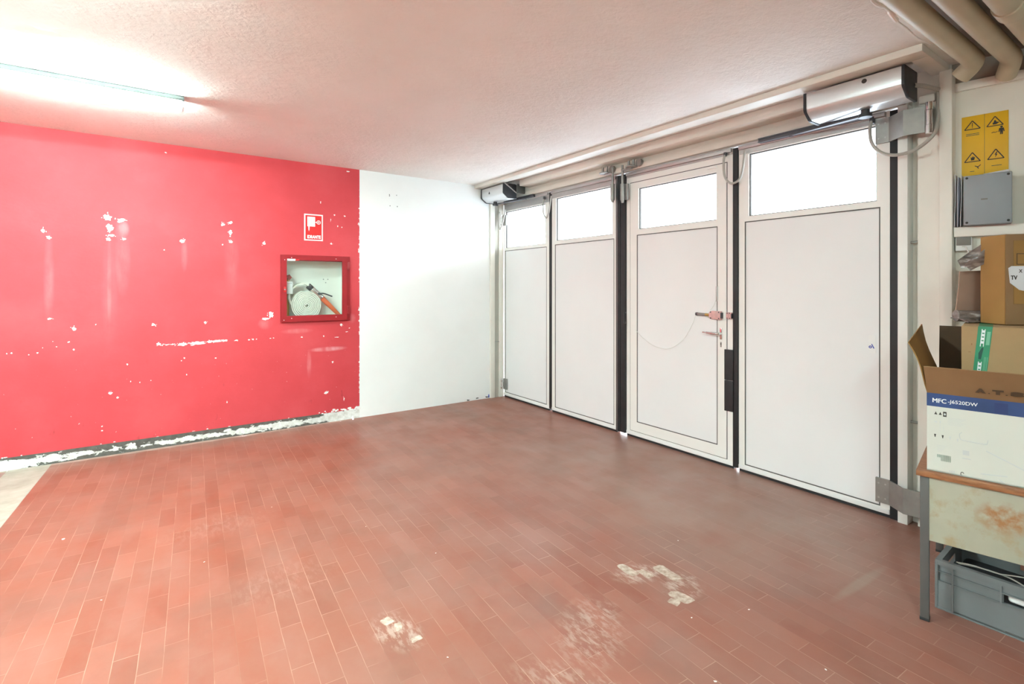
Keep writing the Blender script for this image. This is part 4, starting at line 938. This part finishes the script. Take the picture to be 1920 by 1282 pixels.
b = B(); b.ball(gw(.315,.075,.205), .012, (1,1,1.6)); b.cyl(gw(.315,.075,.19),gw(.318,.075,.170), .007)
tag(obj('plug', b, M['white']), 'small white plug hanging over the crate contents', 'plug')
b = B(MG); b.box((.225,.022,.128),(.300,.070,.165), .012, 4); b.cyl((.285,.0215,.150),(.285,.0235,.150), .004, n=10, mi=1)
tag(obj('power_adapter', b, [M['white'], M['ink']]), 'white power adapter seen through the crate handle slot', 'adapter')
b = B(MG); b.box((.03,.03,.0125),(.56,.37,.120), .02, 3)
tag(obj('black_bag', b, M['gasket']), 'black bag filling the bottom of the grey crate', 'bag')

# ------------------------------------------------------------------ daylight, camera, view
wd = bpy.data.worlds.new('overcast'); scene.world = wd; wd.use_nodes = True
nt = wd.node_tree; nt.nodes.clear()
out = nt.nodes.new('ShaderNodeOutputWorld'); bg = nt.nodes.new('ShaderNodeBackground')
bg.inputs['Color'].default_value = (.86,.95,1,1); bg.inputs['Strength'].default_value = 6.5
tc = nt.nodes.new('ShaderNodeTexCoord'); sx = nt.nodes.new('ShaderNodeSeparateXYZ'); nt.links.new(tc.outputs['Generated'], sx.inputs[0])
rp = nt.nodes.new('ShaderNodeValToRGB'); rp.color_ramp.elements[0].position = .0; rp.color_ramp.elements[0].color = (.27,.30,.35,1)
rp.color_ramp.elements[1].position = .12; rp.color_ramp.elements[1].color = (.86,.95,1,1)
nt.links.new(sx.outputs['Z'], rp.inputs['Fac']); nt.links.new(rp.outputs['Color'], bg.inputs['Color'])
nt.links.new(bg.outputs[0], out.inputs['Surface'])
su = bpy.data.lights.new('hazy_sun', 'SUN'); su.energy = .9; su.angle = R(40); su.color = (.93,.97,1)
so_ = bpy.data.objects.new('hazy_sun', su); COL.objects.link(so_); so_.location = (8,-2,8)
so_.rotation_euler = Vector((-1,.75,-.75)).to_track_quat('-Z', 'Y').to_euler()

cam = bpy.data.cameras.new('camera'); co = bpy.data.objects.new('camera', cam); COL.objects.link(co)
cam.sensor_fit = 'HORIZONTAL'; cam.sensor_width = 36; cam.lens = 36*947.844/1920
cam.shift_y = (536.742-641)/1920
cam.clip_start = .02
co.location = (0,0,1.4); co.rotation_euler = (R(90), 0, -6.13377625e-01)
scene.camera = co
vs = scene.view_settings
scene.display_settings.display_device = 'sRGB'
vs.view_transform = 'Standard'; vs.look = 'None'; vs.exposure = 1.92; vs.gamma = 1; vs.use_curve_mapping = False
